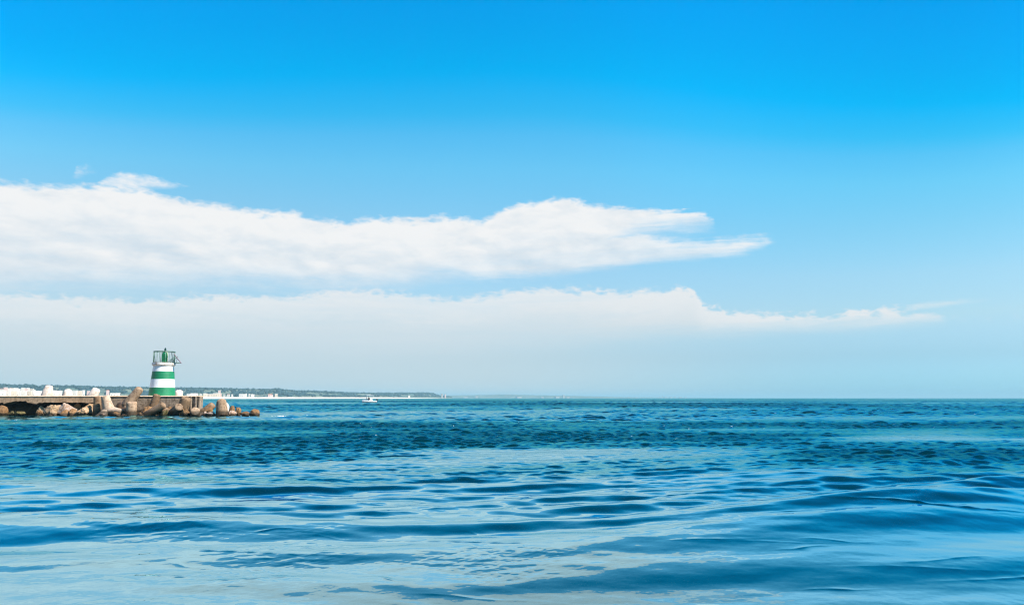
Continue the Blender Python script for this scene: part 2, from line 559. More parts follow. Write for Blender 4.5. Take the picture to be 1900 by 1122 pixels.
def lownoise(x, y, sx, sy, seed, n=9):
    r = np.random.default_rng(seed)
    o = np.zeros_like(x)
    for i in range(n):
        k = 0.5 * 2 ** (i * 0.33)
        a = r.uniform(0, 2 * np.pi)
        o += np.cos(x / sx * k * np.cos(a) * 2 + y / sy * k * np.sin(a) * 2 + r.uniform(0, 6.28)) / k ** 0.5
    return o / 2.6


def build_sea():
    NR = 2000
    r0, r1 = 6.0, 1300.0
    side = R(42) + R(43) * np.linspace(0, 1, 261)[1:] ** 1.25      # the net is finest ahead and coarser to the sides
    th = np.concatenate((-side[::-1], np.linspace(R(-42), R(42), 1040), side)).astype(np.float32)
    NA = len(th)
    rr = (r0 * (r1 / r0) ** (np.linspace(0, 1, NR))).astype(np.float32)
    rg, tg = np.meshgrid(rr, th, indexing='ij')
    x = (rg * np.sin(tg)).ravel()
    y = (rg * np.cos(tg)).ravel()
    d = np.maximum(y, 0.5 * rg.ravel())
    xr = x / d
    # ---- how ruffled the surface is
    nb = lownoise(x, y, 9.0, 5.0, 3)
    nl = lownoise(x, y, 26.0, 10.0, 4)
    nf = lownoise(x, y, 90.0, 45.0, 5)
    lg = np.log(d)
    dd = d * np.exp(0.05 * nl + 0.03 * nb)
    band = sstep(41, 50, dd) * (1 - sstep(76, 88, dd))
    mid = sstep(19, 30, dd) * (1 - sstep(42, 52, dd))
    far = sstep(74, 92, dd)
    rpatch = np.exp(-((np.log(dd) - np.log(29.5)) / 0.12) ** 2) * sstep(0.30, 0.46, xr)
    rpatch2 = np.exp(-((np.log(dd) - np.log(22.0)) / 0.07) ** 2) * sstep(0.42, 0.55, xr)
    lstreak = np.exp(-((np.log(dd) - np.log(22.5)) / 0.06) ** 2) * (1 - sstep(-0.3, -0.05, xr)) + np.exp(-((np.log(dd) - np.log(30.5)) / 0.07) ** 2) * (1 - sstep(-0.4, 0.1, xr))
    rough = (0.03 + band * np.clip(0.88 + 0.22 * nb + 0.12 * nl, 0.45, 1.1) + mid * np.clip(0.46 + 0.36 * nb + 0.16 * nl, 0.06, 1.0) + far * np.clip(0.62 + 0.22 * nf + 0.10 * nl, 0.2, 1.0)
             + 0.95 * rpatch + 0.5 * rpatch2 + 0.35 * lstreak + 0.10 * sstep(13, 20, dd) * (1 - sstep(24, 32, dd)) * np.clip(0.5 + nb, 0, 1.5))
    rough = np.clip(rough, 0.02, 1.1).astype(np.float32)
    # ---- waves: sums of cosines, finer ones only where the net can carry them
    cell = 0.0026 * rg.ravel()
    h = np.zeros_like(x)
    micro2 = np.zeros_like(x)
    sxl = np.zeros_like(x)

    def group(n, l0, l1, slope, spread, mean=np.pi / 2, seed=1, keep=False):
        nonlocal h, micro2
        r = np.random.default_rng(seed)
        if keep:
            S = sum(sstep(1.8, 4.0, L / cell) ** 2 for L in np.exp(np.linspace(np.log(l0), np.log(l1), n))) / n
            slope = slope / np.sqrt(np.maximum(S, 0.12))
        lam = np.exp(np.linspace(np.log(l0), np.log(l1), n)) * r.uniform(0.9, 1.1, n)
        for L in lam:
            a = mean + r.normal(0, spread)
            k = 2 * np.pi / L
            amp = np.float32(np.sqrt(2.0 / n) / k)
            w = sstep(1.8, 4.0, L / cell)
            ph = np.float32(k) * (x * np.float32(np.cos(a)) + y * np.float32(np.sin(a))) + np.float32(r.uniform(0, 6.28))
            c = np.cos(ph)
            h += (slope * w * amp) * c
            micro2 += (slope * (1 - w)) ** 2 / n

    near = 1 - sstep(12.0, 17.5, d)
    paws = sstep(0.25, 0.9, lownoise(x, y, 2.6, 1.5, 9)) * sstep(0.0, 0.6, lownoise(x, y, 7.0, 4.0, 10))
    # one long low swell running in on the right
    h += (0.52 * sstep(-0.1, 0.62, xr) * sstep(5.0, 17.0, d) * (1 - sstep(17.0, 48.0, d))).astype(np.float32)
    s1 = 0.046 * near + (1 - near) * (0.104 * (1 - sstep(22, 32, d)) + 0.045 * sstep(22, 32, d)) * np.clip(1 + 0.3 * nl + 0.25 * nb, 0.45, 1.7)
    group(14, 1.9, 6.5, s1 * (0.55 + 0.5 * near), 0.26, seed=46)
    group(22, 0.6, 2.2, s1 * (0.85 - 0.50 * near), 0.30, seed=27)
    chop = sstep(20, 30, dd) * (1 - far)
    group(46, 0.32, 1.7, chop * (0.05 + 0.16 * rough) * np.clip(1 + 0.3 * nl + 0.3 * nb, 0.4, 1.5), 0.62, seed=31, keep=True)
    s2 = 0.005 + 0.17 * rough + 0.006 * paws
    group(34, 0.36, 1.5, s2, 0.70, seed=22)
    s3 = 0.003 + 0.16 * rough + 0.03 * paws
    group(30, 0.09, 0.42, s3, 0.85, seed=23)
    s0 = far * np.clip(0.23 + 0.07 * nf + 0.05 * nl, 0.06, 0.5)
    group(60, 0.6, 6.0, s0, 0.8, mean=np.pi / 2 + 0.2, seed=24, keep=True)
    # a few sharp little folds on the calm water
    fr = np.random.default_rng(77)
    more = [(fr.uniform(-100, 2000), fr.uniform(930, 1110), fr.uniform(0.25, 1.0), fr.normal(0, 0.25), fr.uniform(0.003, 0.009)) for _ in range(26)]
    for (px, py, wx, bend, amp) in tuple(more) + ((255, 990, 0.85, 0.22, 0.007), (470, 1022, 1.1, -0.18, 0.012), (880, 1005, 0.9, -0.25, 0.012), (1720, 982, 1.0, -0.45, 0.028),
                                    (620, 1010, 0.5, 0.2, 0.008), (330, 1068, 0.5, -0.1, 0.008), (1260, 934, 0.7, 0.0, 0.02)):
        q = ray(px, py)
        s = -EYE / q.z
        cx, cy = q.x * s, q.y * s
        u = (x - cx) / wx
        v = (y - cy) - bend * (x - cx) - 0.15 * bend * np.sin(3 * u)
        h += (1.2 * amp * np.exp(-u * u) * np.exp(-np.abs(v) / 0.06) * (1 + 0.3 * np.sin(x * 17))).astype(np.float32)
    edge = sstep(R(85), R(80), np.abs(tg.ravel())) * sstep(6.0, 6.6, rg.ravel()) * (1 - sstep(900, 1280, rg.ravel()))
    h = h * edge
    # ---- foam near the rocks and small whitecaps and glints
    foam = np.zeros_like(x)
    for (px, py, wx, wy, s) in ((20, 779, 4.5, 3.0, 1.0), (48, 784, 3.5, 1.5, 0.9), (530, 772, 5.5, 3.0, 1.0), (500, 783, 5, 2.5, 0.6), (575, 776, 4, 2.0, 0.55), (640, 768, 7, 5.0, 0.5),
                                (190, 780, 6, 3, 0.35), (330, 782, 7, 3, 0.4), (410, 779, 5, 3, 0.5), (760, 772, 9, 6, 0.35), (1050, 768, 14, 6, 0.3)):
        q = ray(px, py)
        s_ = -EYE / q.z
        cx, cy = q.x * s_, q.y * s_
        foam = np.maximum(foam, s * np.exp(-((x - cx) / wx) ** 2 - ((y - cy) / wy) ** 2))
    for px in range(-40, 480, 9):
        q = ray(px, 771.5 + 1.5 * math.sin(px * 0.37))
        s_ = -EYE / q.z
        foam = np.maximum(foam, (0.45 + 0.3 * math.sin(px * 1.3)) * np.exp(-((x - q.x * s_) / 0.7) ** 2 - ((y - q.y * s_) / 1.0) ** 2))
    for (px, py, wx) in ((411, 769, 1.6), (472, 768, 1.5), (440, 768, 2.2), (388, 769, 1.6), (290, 771, 3.0), (195, 771, 2.0), (340, 771, 2.6)):
        q = ray(px, py)
        s_ = -EYE / q.z
        foam = np.maximum(foam, 0.75 * np.exp(-((x - q.x * s_) / wx) ** 2 - ((y - q.y * s_) / 1.3) ** 2))
    foam = np.maximum(foam, 0.30 * band + 0.26 * far * (1 - sstep(150, 300, d)))  # white specks for whitecaps and painted glints on ruffled water
    z = h
    verts = np.column_stack((x, y, z))
    N0 = len(verts)
    idx = np.arange(N0).reshape(NR, NA)
    q = np.stack((idx[:-1, :-1], idx[:-1, 1:], idx[1:, 1:], idx[1:, :-1]), axis=-1).reshape(-1, 4)
    # ---- plain sheet for the rest: inner disc, the sides and behind, and out to the horizon
    ex_v, ex_q = [], []
    base = N0

    def addv(p):
        ex_v.append(p)
        return base + len(ex_v) - 1
    rb = [0.5, 3.0, 6.0, 12, 25, 60, 150, 400, 1300.0]
    ths = list(th[::59])
    if ths[-1] != th[-1]:
        ths.append(th[-1])
    # outwards beyond the net
    ring = [int(idx[-1, i]) for i in list(range(0, NA, 59)) + ([NA - 1] if (NA - 1) % 59 else [])]
    for Rr in (2500.0, 6000.0, 14000.0, 28000.0):
        new = [addv((Rr * math.sin(t), Rr * math.cos(t), 0.0)) for t in ths]
        for i in range(len(ths) - 1):
            if Rr == 2500.0:
                c0, c1 = ring[i], ring[i + 1]
                col0 = c0 - int(idx[-1, 0])
                col1 = c1 - int(idx[-1, 0])
                ex_q.append([new[i]] + [int(idx[-1, j]) for j in range(col0, col1 + 1)] + [new[i + 1]])
            else:
                ex_q.append((ring[i], ring[i + 1], new[i + 1], new[i]))
        ring = new
    # sides and behind
    angs = np.linspace(float(th[-1]), 2 * math.pi + float(th[0]), 41)
    radii = [6.0, 20.0, 80.0, 300.0, 1300.0, 2500.0, 6000.0, 14000.0, 28000.0]
    rows = []
    for Rr in radii:
        rows.append([addv((Rr * math.sin(t), Rr * math.cos(t), 0.0)) for t in angs])
    for a, b in zip(rows[:-1], rows[1:]):
        for i in range(len(angs) - 1):
            ex_q.append((a[i], a[i + 1], b[i + 1], b[i]))
    c = addv((0, 0, 0))
    full = [int(i) for i in idx[0, :]] + rows[0][1:-1]
    for i in range(len(full)):
        ex_q.append((c, full[i], full[(i + 1) % len(full)]))
    V = np.vstack((verts, np.array(ex_v, dtype=np.float32))).astype(np.float32)
    sizes = np.concatenate((np.full(len(q), 4, dtype=np.int32), np.array([len(f) for f in ex_q], dtype=np.int32)))
    loops = np.concatenate((q.ravel().astype(np.int32), np.array([i for f in ex_q for i in f], dtype=np.int32)))
    starts = np.concatenate(([0], np.cumsum(sizes)[:-1])).astype(np.int32)
    me = bpy.data.meshes.new('sea')
    me.vertices.add(len(V))
    me.vertices.foreach_set('co', V.ravel())
    me.loops.add(len(loops))
    me.loops.foreach_set('vertex_index', loops)
    me.polygons.add(len(sizes))
    me.polygons.foreach_set('loop_start', starts)
    me.polygons.foreach_set('use_smooth', np.ones(len(sizes), dtype=bool))
    me.update(calc_edges=True)
    ne = len(ex_v)

    def attr(name, a, fill):
        at_ = me.attributes.new(name, 'FLOAT', 'POINT')
        at_.data.foreach_set('value', np.concatenate((a, np.full(ne, fill))).astype(np.float32))
    attr('rough', rough, 0.6)
    attr('micro', np.sqrt(micro2), 0.10)
    attr('foam', foam, 0.0)
    return me


def water_mat():
    m, t, b = mat('sea_water')
    nodes = m.node_tree.nodes
    nodes.remove(b)
    out = nodes['Material Output']
    P = t.n('ShaderNodeTexCoord').outputs['Object']
    N = t.n('ShaderNodeNewGeometry').outputs['Normal']
    rough = t.n('ShaderNodeAttribute', attribute_name='rough').outputs['Fac']
    micro = t.n('ShaderNodeAttribute', attribute_name='micro').outputs['Fac']
    foam = t.n('ShaderNodeAttribute', attribute_name='foam').outputs['Fac']
    # ripples too fine for the net tilt the normal
    c1 = t.noise(t.v('MULTIPLY', P, (0.75, 1.0, 1.0)), 5.5, 3, 0.55, color=True)
    c2 = t.noise(t.v('MULTIPLY', P, (0.8, 1.0, 1.0)), 26.0, 2, 0.5, color=True)
    o1 = t.v('MULTIPLY', t.v('SUBTRACT', c1, (0.5, 0.5, 0.5)), (1.0, 1.0, 0.0))
    o2 = t.v('MULTIPLY', t.v('SUBTRACT', c2, (0.5, 0.5, 0.5)), (1.0, 1.0, 0.0))
    a1 = t.m('MULTIPLY_ADD', micro, 1.3, 0.004)
    a2 = t.m('MULTIPLY_ADD', rough, 0.14, 0.014)
    nn = t.v('NORMALIZE', t.v('ADD', N, t.v('ADD', t.v('SCALE', o1, scale=a1), t.v('SCALE', o2, scale=a2))))
    big = t.noise(P, 0.05, 4, 0.55)
    dif = t.n('ShaderNodeBsdfDiffuse')
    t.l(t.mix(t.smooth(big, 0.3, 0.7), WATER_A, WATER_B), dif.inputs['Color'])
    gl = t.n('ShaderNodeBsdfGlossy')
    t.l(t.mix(t.smooth(rough, 0.05, 0.8), (0.54, 0.86, 0.96), (0.15, 0.90, 0.98)), gl.inputs['Color'])  # tint painted into the reflection, muting pale sky most on ruffled water
    t.l(t.m('MULTIPLY_ADD', rough, 0.10, 0.012), gl.inputs['Roughness'])
    t.l(nn, gl.inputs['Normal'])
    fr = t.n('ShaderNodeFresnel')
    fr.inputs['IOR'].default_value = 1.34
    t.l(nn, fr.inputs['Normal'])
    f = t.m('MINIMUM', t.m('MULTIPLY', t.m('POWER', fr.outputs[0], FRES_P), FRES_K), t.m('MULTIPLY_ADD', rough, -0.52, 0.84))
    mx = t.n('ShaderNodeMixShader')
    t.l(f, mx.inputs[0])
    t.l(dif.outputs[0], mx.inputs[1])
    t.l(gl.outputs[0], mx.inputs[2])
    fo = t.n('ShaderNodeBsdfDiffuse')
    fo.inputs['Color'].default_value = (0.78, 0.80, 0.80, 1)
    fn = t.noise(t.v('MULTIPLY', P, (0.8, 0.55, 1.0)), 2.6, 8, 0.72, 0.5)
    ff = t.smooth(t.m('ADD', fn, t.m('MULTIPLY', foam, 0.20)), 0.725, 0.765)
    ff = t.m('MULTIPLY', ff, t.smooth(foam, 0.02, 0.25))
    m2 = t.n('ShaderNodeMixShader')
    t.l(ff, m2.inputs[0])
    t.l(mx.outputs[0], m2.inputs[1])
    t.l(fo.outputs[0], m2.inputs[2])
    t.l(m2.outputs[0], out.inputs['Surface'])
    return m


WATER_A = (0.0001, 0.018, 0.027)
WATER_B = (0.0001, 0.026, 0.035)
FRES_P, FRES_K = 2.1, 10.0
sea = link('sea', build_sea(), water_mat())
tag(sea, 'blue sea, calm and pale near the camera and ruffled dark further out', None, kind='structure')

# ------------------------------------------------------------------ breakwater
YP = 105.0
TOPY = 733.6
ztop = at(200, TOPY, YP).z
pier = empty('breakwater', (xat(200, YP), YP, 0.0), 'long brown concrete breakwater under the lighthouse, hollowed out beneath its deck', 'breakwater')
PL = Vector(pier.location)


def rel(bm):
    bmesh.ops.translate(bm, verts=bm.verts, vec=-PL)
    return bm


low_edge = [(-300, 746), (-120, 747), (-60, 746), (-30, 747.5), (0, 747.2), (5, 746), (8, 749), (14, 747), (22, 745.2), (30, 743.3), (40, 744), (48, 743.2), (52, 746.5), (56, 747), (60, 748.2),
            (68, 748.8), (74, 746.2), (79, 747.2), (84, 745.8), (100, 746.3), (112, 746.4), (120, 745.2), (132, 746.8), (150, 746.2), (165, 747.6), (176, 746.2), (182, 747)]
poly = [(xat(px, YP), at(px, py, YP).z) for px, py in low_edge]
bm = bmesh.new()
dense = []
for (a, b) in zip(poly[:-1], poly[1:]):
    n = 6
    for i in range(n):
        f = i / n
        xx = a[0] + (b[0] - a[0]) * f
        dense.append((xx, a[1] + (b[1] - a[1]) * f + 0.06 * mnoise.noise(Vector((xx * 2.1, 0, 3))) + 0.03 * mnoise.noise(Vector((xx * 7, 0, 9)))))
dense.append(poly[-1])
zc = ztop - 0.13
prism(bm, dense + [(dense[-1][0], zc), (dense[0][0], zc)], YP, 110.0)
bobj('deck_slab', rel(bm), M['slab'], pier)
bm = bmesh.new()
cpts = [xat(-300, YP), xat(371.5, YP)]
prof = [(YP - 0.06, zc), (YP - 0.06, ztop - 0.085), (YP + 0.04, ztop), (110.0, ztop), (110.0, zc)]
nseg = 150
rows = []
for i in range(nseg + 1):
    xx = cpts[0] + (cpts[1] - cpts[0]) * i / nseg
    j = 0.02 * mnoise.noise(Vector((xx * 1.7, 1, 1))) + 0.015 * mnoise.noise(Vector((xx * 6, 1, 1)))
    xe = xx
    row = []
    for k, (yy, zz) in enumerate(prof):
        xq = xx
        xq = min(xq, xat(371.5 + 6.3 * max(0.0, yy - YP) / 5.0, max(yy, YP)))
        row.append(bm.verts.new((xq, yy + (j * 0.6 if k < 2 else 0), zz + (j if k in (1, 2) else 0))))
    rows.append(row)
for a, b in zip(rows[:-1], rows[1:]):
    for k in range(len(prof)):
        bm.faces.new((a[k], a[(k + 1) % len(prof)], b[(k + 1) % len(prof)], b[k]))
bm.faces.new(rows[0])
bm.faces.new(list(reversed(rows[-1])))
bobj('coping', rel(bm), M['coping'], pier)
# recessed core under the deck
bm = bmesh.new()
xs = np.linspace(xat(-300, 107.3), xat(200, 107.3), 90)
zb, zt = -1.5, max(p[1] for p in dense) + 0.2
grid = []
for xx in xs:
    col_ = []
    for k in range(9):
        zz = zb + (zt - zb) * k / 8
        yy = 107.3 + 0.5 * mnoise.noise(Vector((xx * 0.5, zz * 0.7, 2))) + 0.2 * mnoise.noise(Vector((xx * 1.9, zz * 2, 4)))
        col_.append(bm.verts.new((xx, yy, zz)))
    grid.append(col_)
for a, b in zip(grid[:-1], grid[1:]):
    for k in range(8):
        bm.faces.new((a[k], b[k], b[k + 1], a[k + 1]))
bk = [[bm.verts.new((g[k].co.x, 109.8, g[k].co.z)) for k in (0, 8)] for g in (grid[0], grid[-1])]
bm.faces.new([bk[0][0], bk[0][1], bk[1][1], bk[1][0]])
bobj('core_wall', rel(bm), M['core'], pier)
# solid end block with ribs
bm = bmesh.new()
xa = xat(182.3, YP)
plan = [(xa, YP + 0.02), (xat(353, YP), YP + 0.02), (xat(353, YP), YP + 0.22), (xat(371, YP), YP + 0.22), (xat(377.0, 109.98), 109.98), (xa, 109.98)]
lo_ = [bm.verts.new((x, y, -1.5)) for x, y in plan]
hi_ = [bm.verts.new((x, y, zc - 0.003)) for x, y in plan]
bm.faces.new(list(reversed(lo_)))
bm.faces.new(hi_)
for i in range(len(plan)):
    j = (i + 1) % len(plan)
    bm.faces.new((lo_[i], lo_[j], hi_[j], hi_[i]))
bobj('end_block', rel(bm), M['block'], pier)
for px0, px1 in ((353.8, 356.2), (362.5, 366.0), (368.8, 371.4)):
    bm = bmesh.new()
    x0, x1 = xat(px0, YP), xat(px1, YP)
    box(bm, ((x0 + x1) / 2, YP + 0.08, (zc - 0.01 - 1.4) / 2), (x1 - x0, 0.27, zc - 0.01 + 1.4))
    bobj('rib', rel(bm), M['block'], pier)

# ------------------------------------------------------------------ lighthouse
YL = 107.7
lz = ztop
lc = at(300.4, 733, YL)
lc.z = lz
light = empty('lighthouse', lc, 'small round lighthouse with green and white bands and a railed gallery', 'lighthouse')
mpp = (at(300, 700, YL) - at(299, 700, YL)).length          # metres per pixel here


def hz(py):
    return at(300, py, YL).z - lz


rb_, rt_ = 46.0 / 2 * mpp, 35.4 / 2 * mpp
Ht = hz(679.0)
TB = (hz(718.7), hz(703.3), hz(689.0))
bm = bmesh.new()
prof = []
for i in range(25):
    f = i / 24
    prof.append((rb_ + (rt_ - rb_) * f, Ht * f))
lathe(bm, prof, 64)
bobj('tower', bm, tower_paint(), light, smooth=True, sharp=40)
g0, g1 = Ht, hz(673.0)
gr_ = 40.6 / 2 * mpp
bm = bmesh.new()
lathe(bm, [(rt_ * 0.9, g0 - 0.06), (rt_ + 0.02, g0 - 0.02), (gr_ - 0.10, g0 + 0.10), (gr_, g0 + 0.16), (gr_, g1 - 0.04), (gr_ - 0.04, g1)], 64)
gal = bobj('gallery_slab', bm, M['gallery'], light, smooth=True, sharp=30)
rr_ = 36.4 / 2 * mpp
rz1 = hz(652.2)
bm = bmesh.new()
ring = [(rr_ * math.cos(2 * math.pi * i / 48), rr_ * math.sin(2 * math.pi * i / 48), rz1) for i in range(48)]
tube(bm, ring, 0.055, 8, True)
rail = bobj('handrail', bm, M['rail'], light, smooth=True)
bm = bmesh.new()
tube(bm, [(x, y, g1 + 0.12) for x, y, z in ring], 0.03, 6, True)
bobj('foot_rail', bm, M['rail'], rail, smooth=True)
NB = 16
for i in range(NB):
    a = 2 * math.pi * (i + 0.35) / NB
    x, y = rr_ * math.cos(a), rr_ * math.sin(a)
    bm = bmesh.new()
    tube(bm, [(x, y, g1 - 0.02), (x, y, (g1 + rz1) / 2), (x, y, rz1)], 0.036 if i % 4 else 0.05, 8)
    bobj('baluster', bm, M['rail'], light, smooth=True)
# lantern column, its lamp and the pale pipe beside it
lr = 9.4 / 2 * mpp
lx = (301.2 - 300.4) * mpp
ltop = hz(654.0)
bm = bmesh.new()
lathe(bm, [(lr, g1 - 0.01), (lr, ltop - 0.10), (lr * 0.9, ltop - 0.02), (lr * 0.55, ltop + 0.05)], 40, Vector((lx, 0, 0)))
lan = bobj('lantern_column', bm, M['green'], light, smooth=True, sharp=40)
for k in range(1):
    bm = bmesh.new()
    box(bm, (lx, -lr - 0.012, g1 + 0.72), (0.5, 0.05, 1.15))
    bmesh.ops.bevel(bm, geom=bm.edges[:], offset=0.015, segments=2, affect='EDGES')
    bobj('door', bm, M['green'], lan)
fx = (303.4 - 300.4) * mpp
f0, f1 = ltop + 0.05, hz(644.6)
bm = bmesh.new()
lathe(bm, [(0.19, f0 - 0.02), (0.19, f0 + 0.12), (0.13, f0 + 0.15), (0.145, f0 + 0.2), (0.145, f1 - 0.22), (0.09, f1 - 0.1), (0.03, f1 - 0.03), (0.012, f1)], 24, Vector((lx + 0.03, 0, 0)))
bobj('lamp', bm, M['lens'], light, smooth=True, sharp=50)
bm = bmesh.new()
px_ = lx + lr + 0.16
tube(bm, [(px_, -0.2, g1), (px_, -0.2, ltop - 0.5), (px_ - 0.03, -0.2, ltop - 0.2), (px_ - 0.15, -0.15, ltop), (lx + 0.25, -0.1, ltop + 0.12), (lx - 0.35, -0.1, ltop + 0.12)], 0.055, 10)
bobj('cable_pipe', bm, M['palegreen'], light, smooth=True)
# tilted solar panel hung outside the railing on a strutted frame
s0 = Vector((rr_ + 0.02, -0.1, hz(656.5)))
s1 = Vector(((333.0 - 300.4) * mpp, -0.1, hz(673.3)))
ax = (s1 - s0)
Ls = ax.length
ax.normalize()
nrm = ax.cross(Vector((0, 1, 0))).normalized()
wd = Vector((-0.47, 0.88, 0.0))
q = Matrix((ax, wd, ax.cross(wd).normalized())).transposed()
bm = bmesh.new()
box(bm, (s0 + s1) / 2, (Ls, 0.8, 0.04), q)
pan = bobj('solar_panel', bm, M['panel'], light)
bm = bmesh.new()
for dy in (-0.42, 0.42):
    box(bm, (s0 + s1) / 2 + wd * dy, (Ls + 0.08, 0.05, 0.08), q)
for e in (s0, s1):
    box(bm, e, (0.06, 0.9, 0.08), q)
bobj('panel_frame', bm, M['alu'], pan)
zf = s1.z + 0.02
for dy in (-0.5, 0.3):
    bm = bmesh.new()
    tube(bm, [(rr_ - 0.78, dy, zf), (s1.x - 0.06, dy, zf)], 0.035, 6)
    tube(bm, [(rr_ - 0.75, dy, zf + 0.02), (rr_ + 0.45, dy, zf + 0.95)], 0.035, 6)
    tube(bm, [(rr_ - 0.35, dy, zf + 0.02), (rr_ + 0.10, dy, zf + 0.72)], 0.03, 6)
    tube(bm, [(rr_ + 0.30, dy, zf), (rr_ + 0.32, dy, zf + 1.0)], 0.03, 6)
    bobj('panel_bracket', bm, M['dkgreen'], light, smooth=True)


# ------------------------------------------------------------------ tetrapods and rocks
def tetra_mesh(seed, L=2.6, rt=0.60, rb=0.86, dome=1.0, broken=None):
    bm = bmesh.new()
    dirs = [Vector((0, 0, 1))]
    for k in range(3):
        a = 2 * math.pi * k / 3
        dirs.append(Vector((math.sin(R(109.47)) * math.cos(a), math.sin(R(109.47)) * math.sin(a), math.cos(R(109.47)))))
    for i_, d in enumerate(dirs):
        if i_ == broken:
            continue                    # this leg has broken off
        prof = [(rb * 0.9, 0.0), (rb, L * 0.10), (rb * 0.985, L * 0.25), (rb + (rt - rb) * 0.55, L * 0.5), (rb + (rt - rb) * 0.8, L * 0.70), (rt, L * (1 - 0.162 * dome))] + [(rt * a_, L * (1 - b_ * dome)) for a_, b_ in ((0.95, 0.10), (0.84, 0.05), (0.62, 0.017), (0.36, 0.004), (0.1, 0.0))]
        n0 = len(bm.verts)
        lathe(bm, prof, 28, Vector((0, 0, 0)), d)
    for v in bm.verts:
        p = v.co
        v.co = p * (1 + 0.035 * mnoise.noise(p * 1.3 + Vector((seed, 0, 0))) + 0.018 * mnoise.noise(p * 4.1 + Vector((0, seed, 0))))
    me = bpy.data.meshes.new('tetrapod')
    bmesh.ops.recalc_face_normals(bm, faces=bm.faces)
    bm.to_mesh(me)
    bm.free()
    return me


def tetra(px, py, Y, d, leg2, label, m='tetra', L=2.6, rt=0.60, rb=0.86, dome=1.0, broken=None):
    """a tetrapod whose one leg ends at pixel px, py, the leg pointing along d; a second leg leans towards leg2"""
    d = Vector(d).normalized()
    c = at(px, py, Y) - d * L
    e = Vector(leg2)
    e = (e - d * e.dot(d)).normalized()
    bi = None
    if broken is not None:
        f_ = d.cross(e)
        ds = [(e * math.cos(2 * math.pi * k / 3) + f_ * math.sin(2 * math.pi * k / 3)) * 0.943 - d * 0.333 for k in range(3)]
        bi = 1 + max(range(3), key=lambda k: ds[k].dot(Vector(broken)))
    me = tetra_mesh(px * 0.37, L, rt, rb, dome, bi)
    o = link('tetrapod', me, M[m], None, c, smooth=True, sharp=48)
    o.rotation_mode = 'QUATERNION'
    o.rotation_quaternion = Matrix((e, d.cross(e), d)).transposed().to_quaternion()
    tag(o, label, 'tetrapod', 'concrete tetrapods piled round the breakwater')
    return o


DN = (0, 0, -1)
RT = (1, -0.1, 0)
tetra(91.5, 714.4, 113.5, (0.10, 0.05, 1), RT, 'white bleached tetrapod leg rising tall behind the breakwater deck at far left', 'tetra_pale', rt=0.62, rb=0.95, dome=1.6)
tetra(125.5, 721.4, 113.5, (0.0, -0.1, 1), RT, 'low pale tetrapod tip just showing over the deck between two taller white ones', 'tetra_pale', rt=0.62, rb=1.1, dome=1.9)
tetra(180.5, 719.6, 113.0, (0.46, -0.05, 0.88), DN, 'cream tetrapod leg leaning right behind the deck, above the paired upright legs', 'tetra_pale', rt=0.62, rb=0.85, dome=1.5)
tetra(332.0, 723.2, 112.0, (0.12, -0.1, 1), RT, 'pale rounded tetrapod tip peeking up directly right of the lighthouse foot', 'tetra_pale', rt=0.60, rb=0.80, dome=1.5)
tetra(261.0, 719.4, 104.1, (0.56, 0.10, 0.82), DN, 'big pale tetrapod leg leaning up to the right, left of the lighthouse foot', 'tetra', rt=0.56, rb=0.72, L=3.0, dome=0.9, broken=(-0.5, -1, 0.2))
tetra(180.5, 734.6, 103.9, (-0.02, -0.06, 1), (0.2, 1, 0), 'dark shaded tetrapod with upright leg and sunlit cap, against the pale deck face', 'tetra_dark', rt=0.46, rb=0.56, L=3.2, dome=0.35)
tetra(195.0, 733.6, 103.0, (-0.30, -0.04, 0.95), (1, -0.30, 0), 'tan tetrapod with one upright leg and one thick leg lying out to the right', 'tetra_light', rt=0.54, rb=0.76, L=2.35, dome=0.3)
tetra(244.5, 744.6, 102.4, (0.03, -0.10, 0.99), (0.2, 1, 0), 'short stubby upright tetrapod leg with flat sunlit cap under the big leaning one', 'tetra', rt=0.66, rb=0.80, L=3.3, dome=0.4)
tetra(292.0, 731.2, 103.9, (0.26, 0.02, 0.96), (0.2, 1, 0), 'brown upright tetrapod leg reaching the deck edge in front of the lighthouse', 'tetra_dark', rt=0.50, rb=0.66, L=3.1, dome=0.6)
tetra(305.0, 750.0, 101.7, (0.84, -0.10, 0.53), DN, 'long tetrapod leg sloping up to the right, below the lighthouse foot', 'tetra', rt=0.50, rb=0.64, L=3.4, dome=0.5, broken=(-0.5, -1, 0.2))
tetra(332.5, 754.0, 101.4, (0.62, -0.66, 0.42), DN, 'tetrapod leg with oval orange lit tip pointing out below the lighthouse right side', 'tetra', rt=0.56, rb=0.74, L=2.6, dome=0.4)
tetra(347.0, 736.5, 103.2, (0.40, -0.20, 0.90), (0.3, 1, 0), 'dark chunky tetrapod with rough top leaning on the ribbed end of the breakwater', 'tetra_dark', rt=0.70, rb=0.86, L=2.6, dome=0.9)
tetra(362.5, 762.0, 101.3, (0.40, -0.78, 0.48), DN, 'half sunken tetrapod with pale oval tip at the water below the ribbed wall', 'tetra', rt=0.62, rb=0.74, L=2.5, dome=0.3)
tetra(410.5, 739.6, 102.0, (-0.07, -0.06, 0.99), (0.2, 1, 0), 'lone upright tetrapod leg standing clear in the water right of the breakwater end', 'tetra', rt=0.66, rb=0.92, L=3.4, dome=0.9)
tetra(396.5, 749.5, 106.5, (0.62, 0.1, 0.60), DN, 'weathered tetrapod leg slanting behind the lone upright leg, off the breakwater end', 'tetra', rt=0.52, rb=0.66, L=2.5)


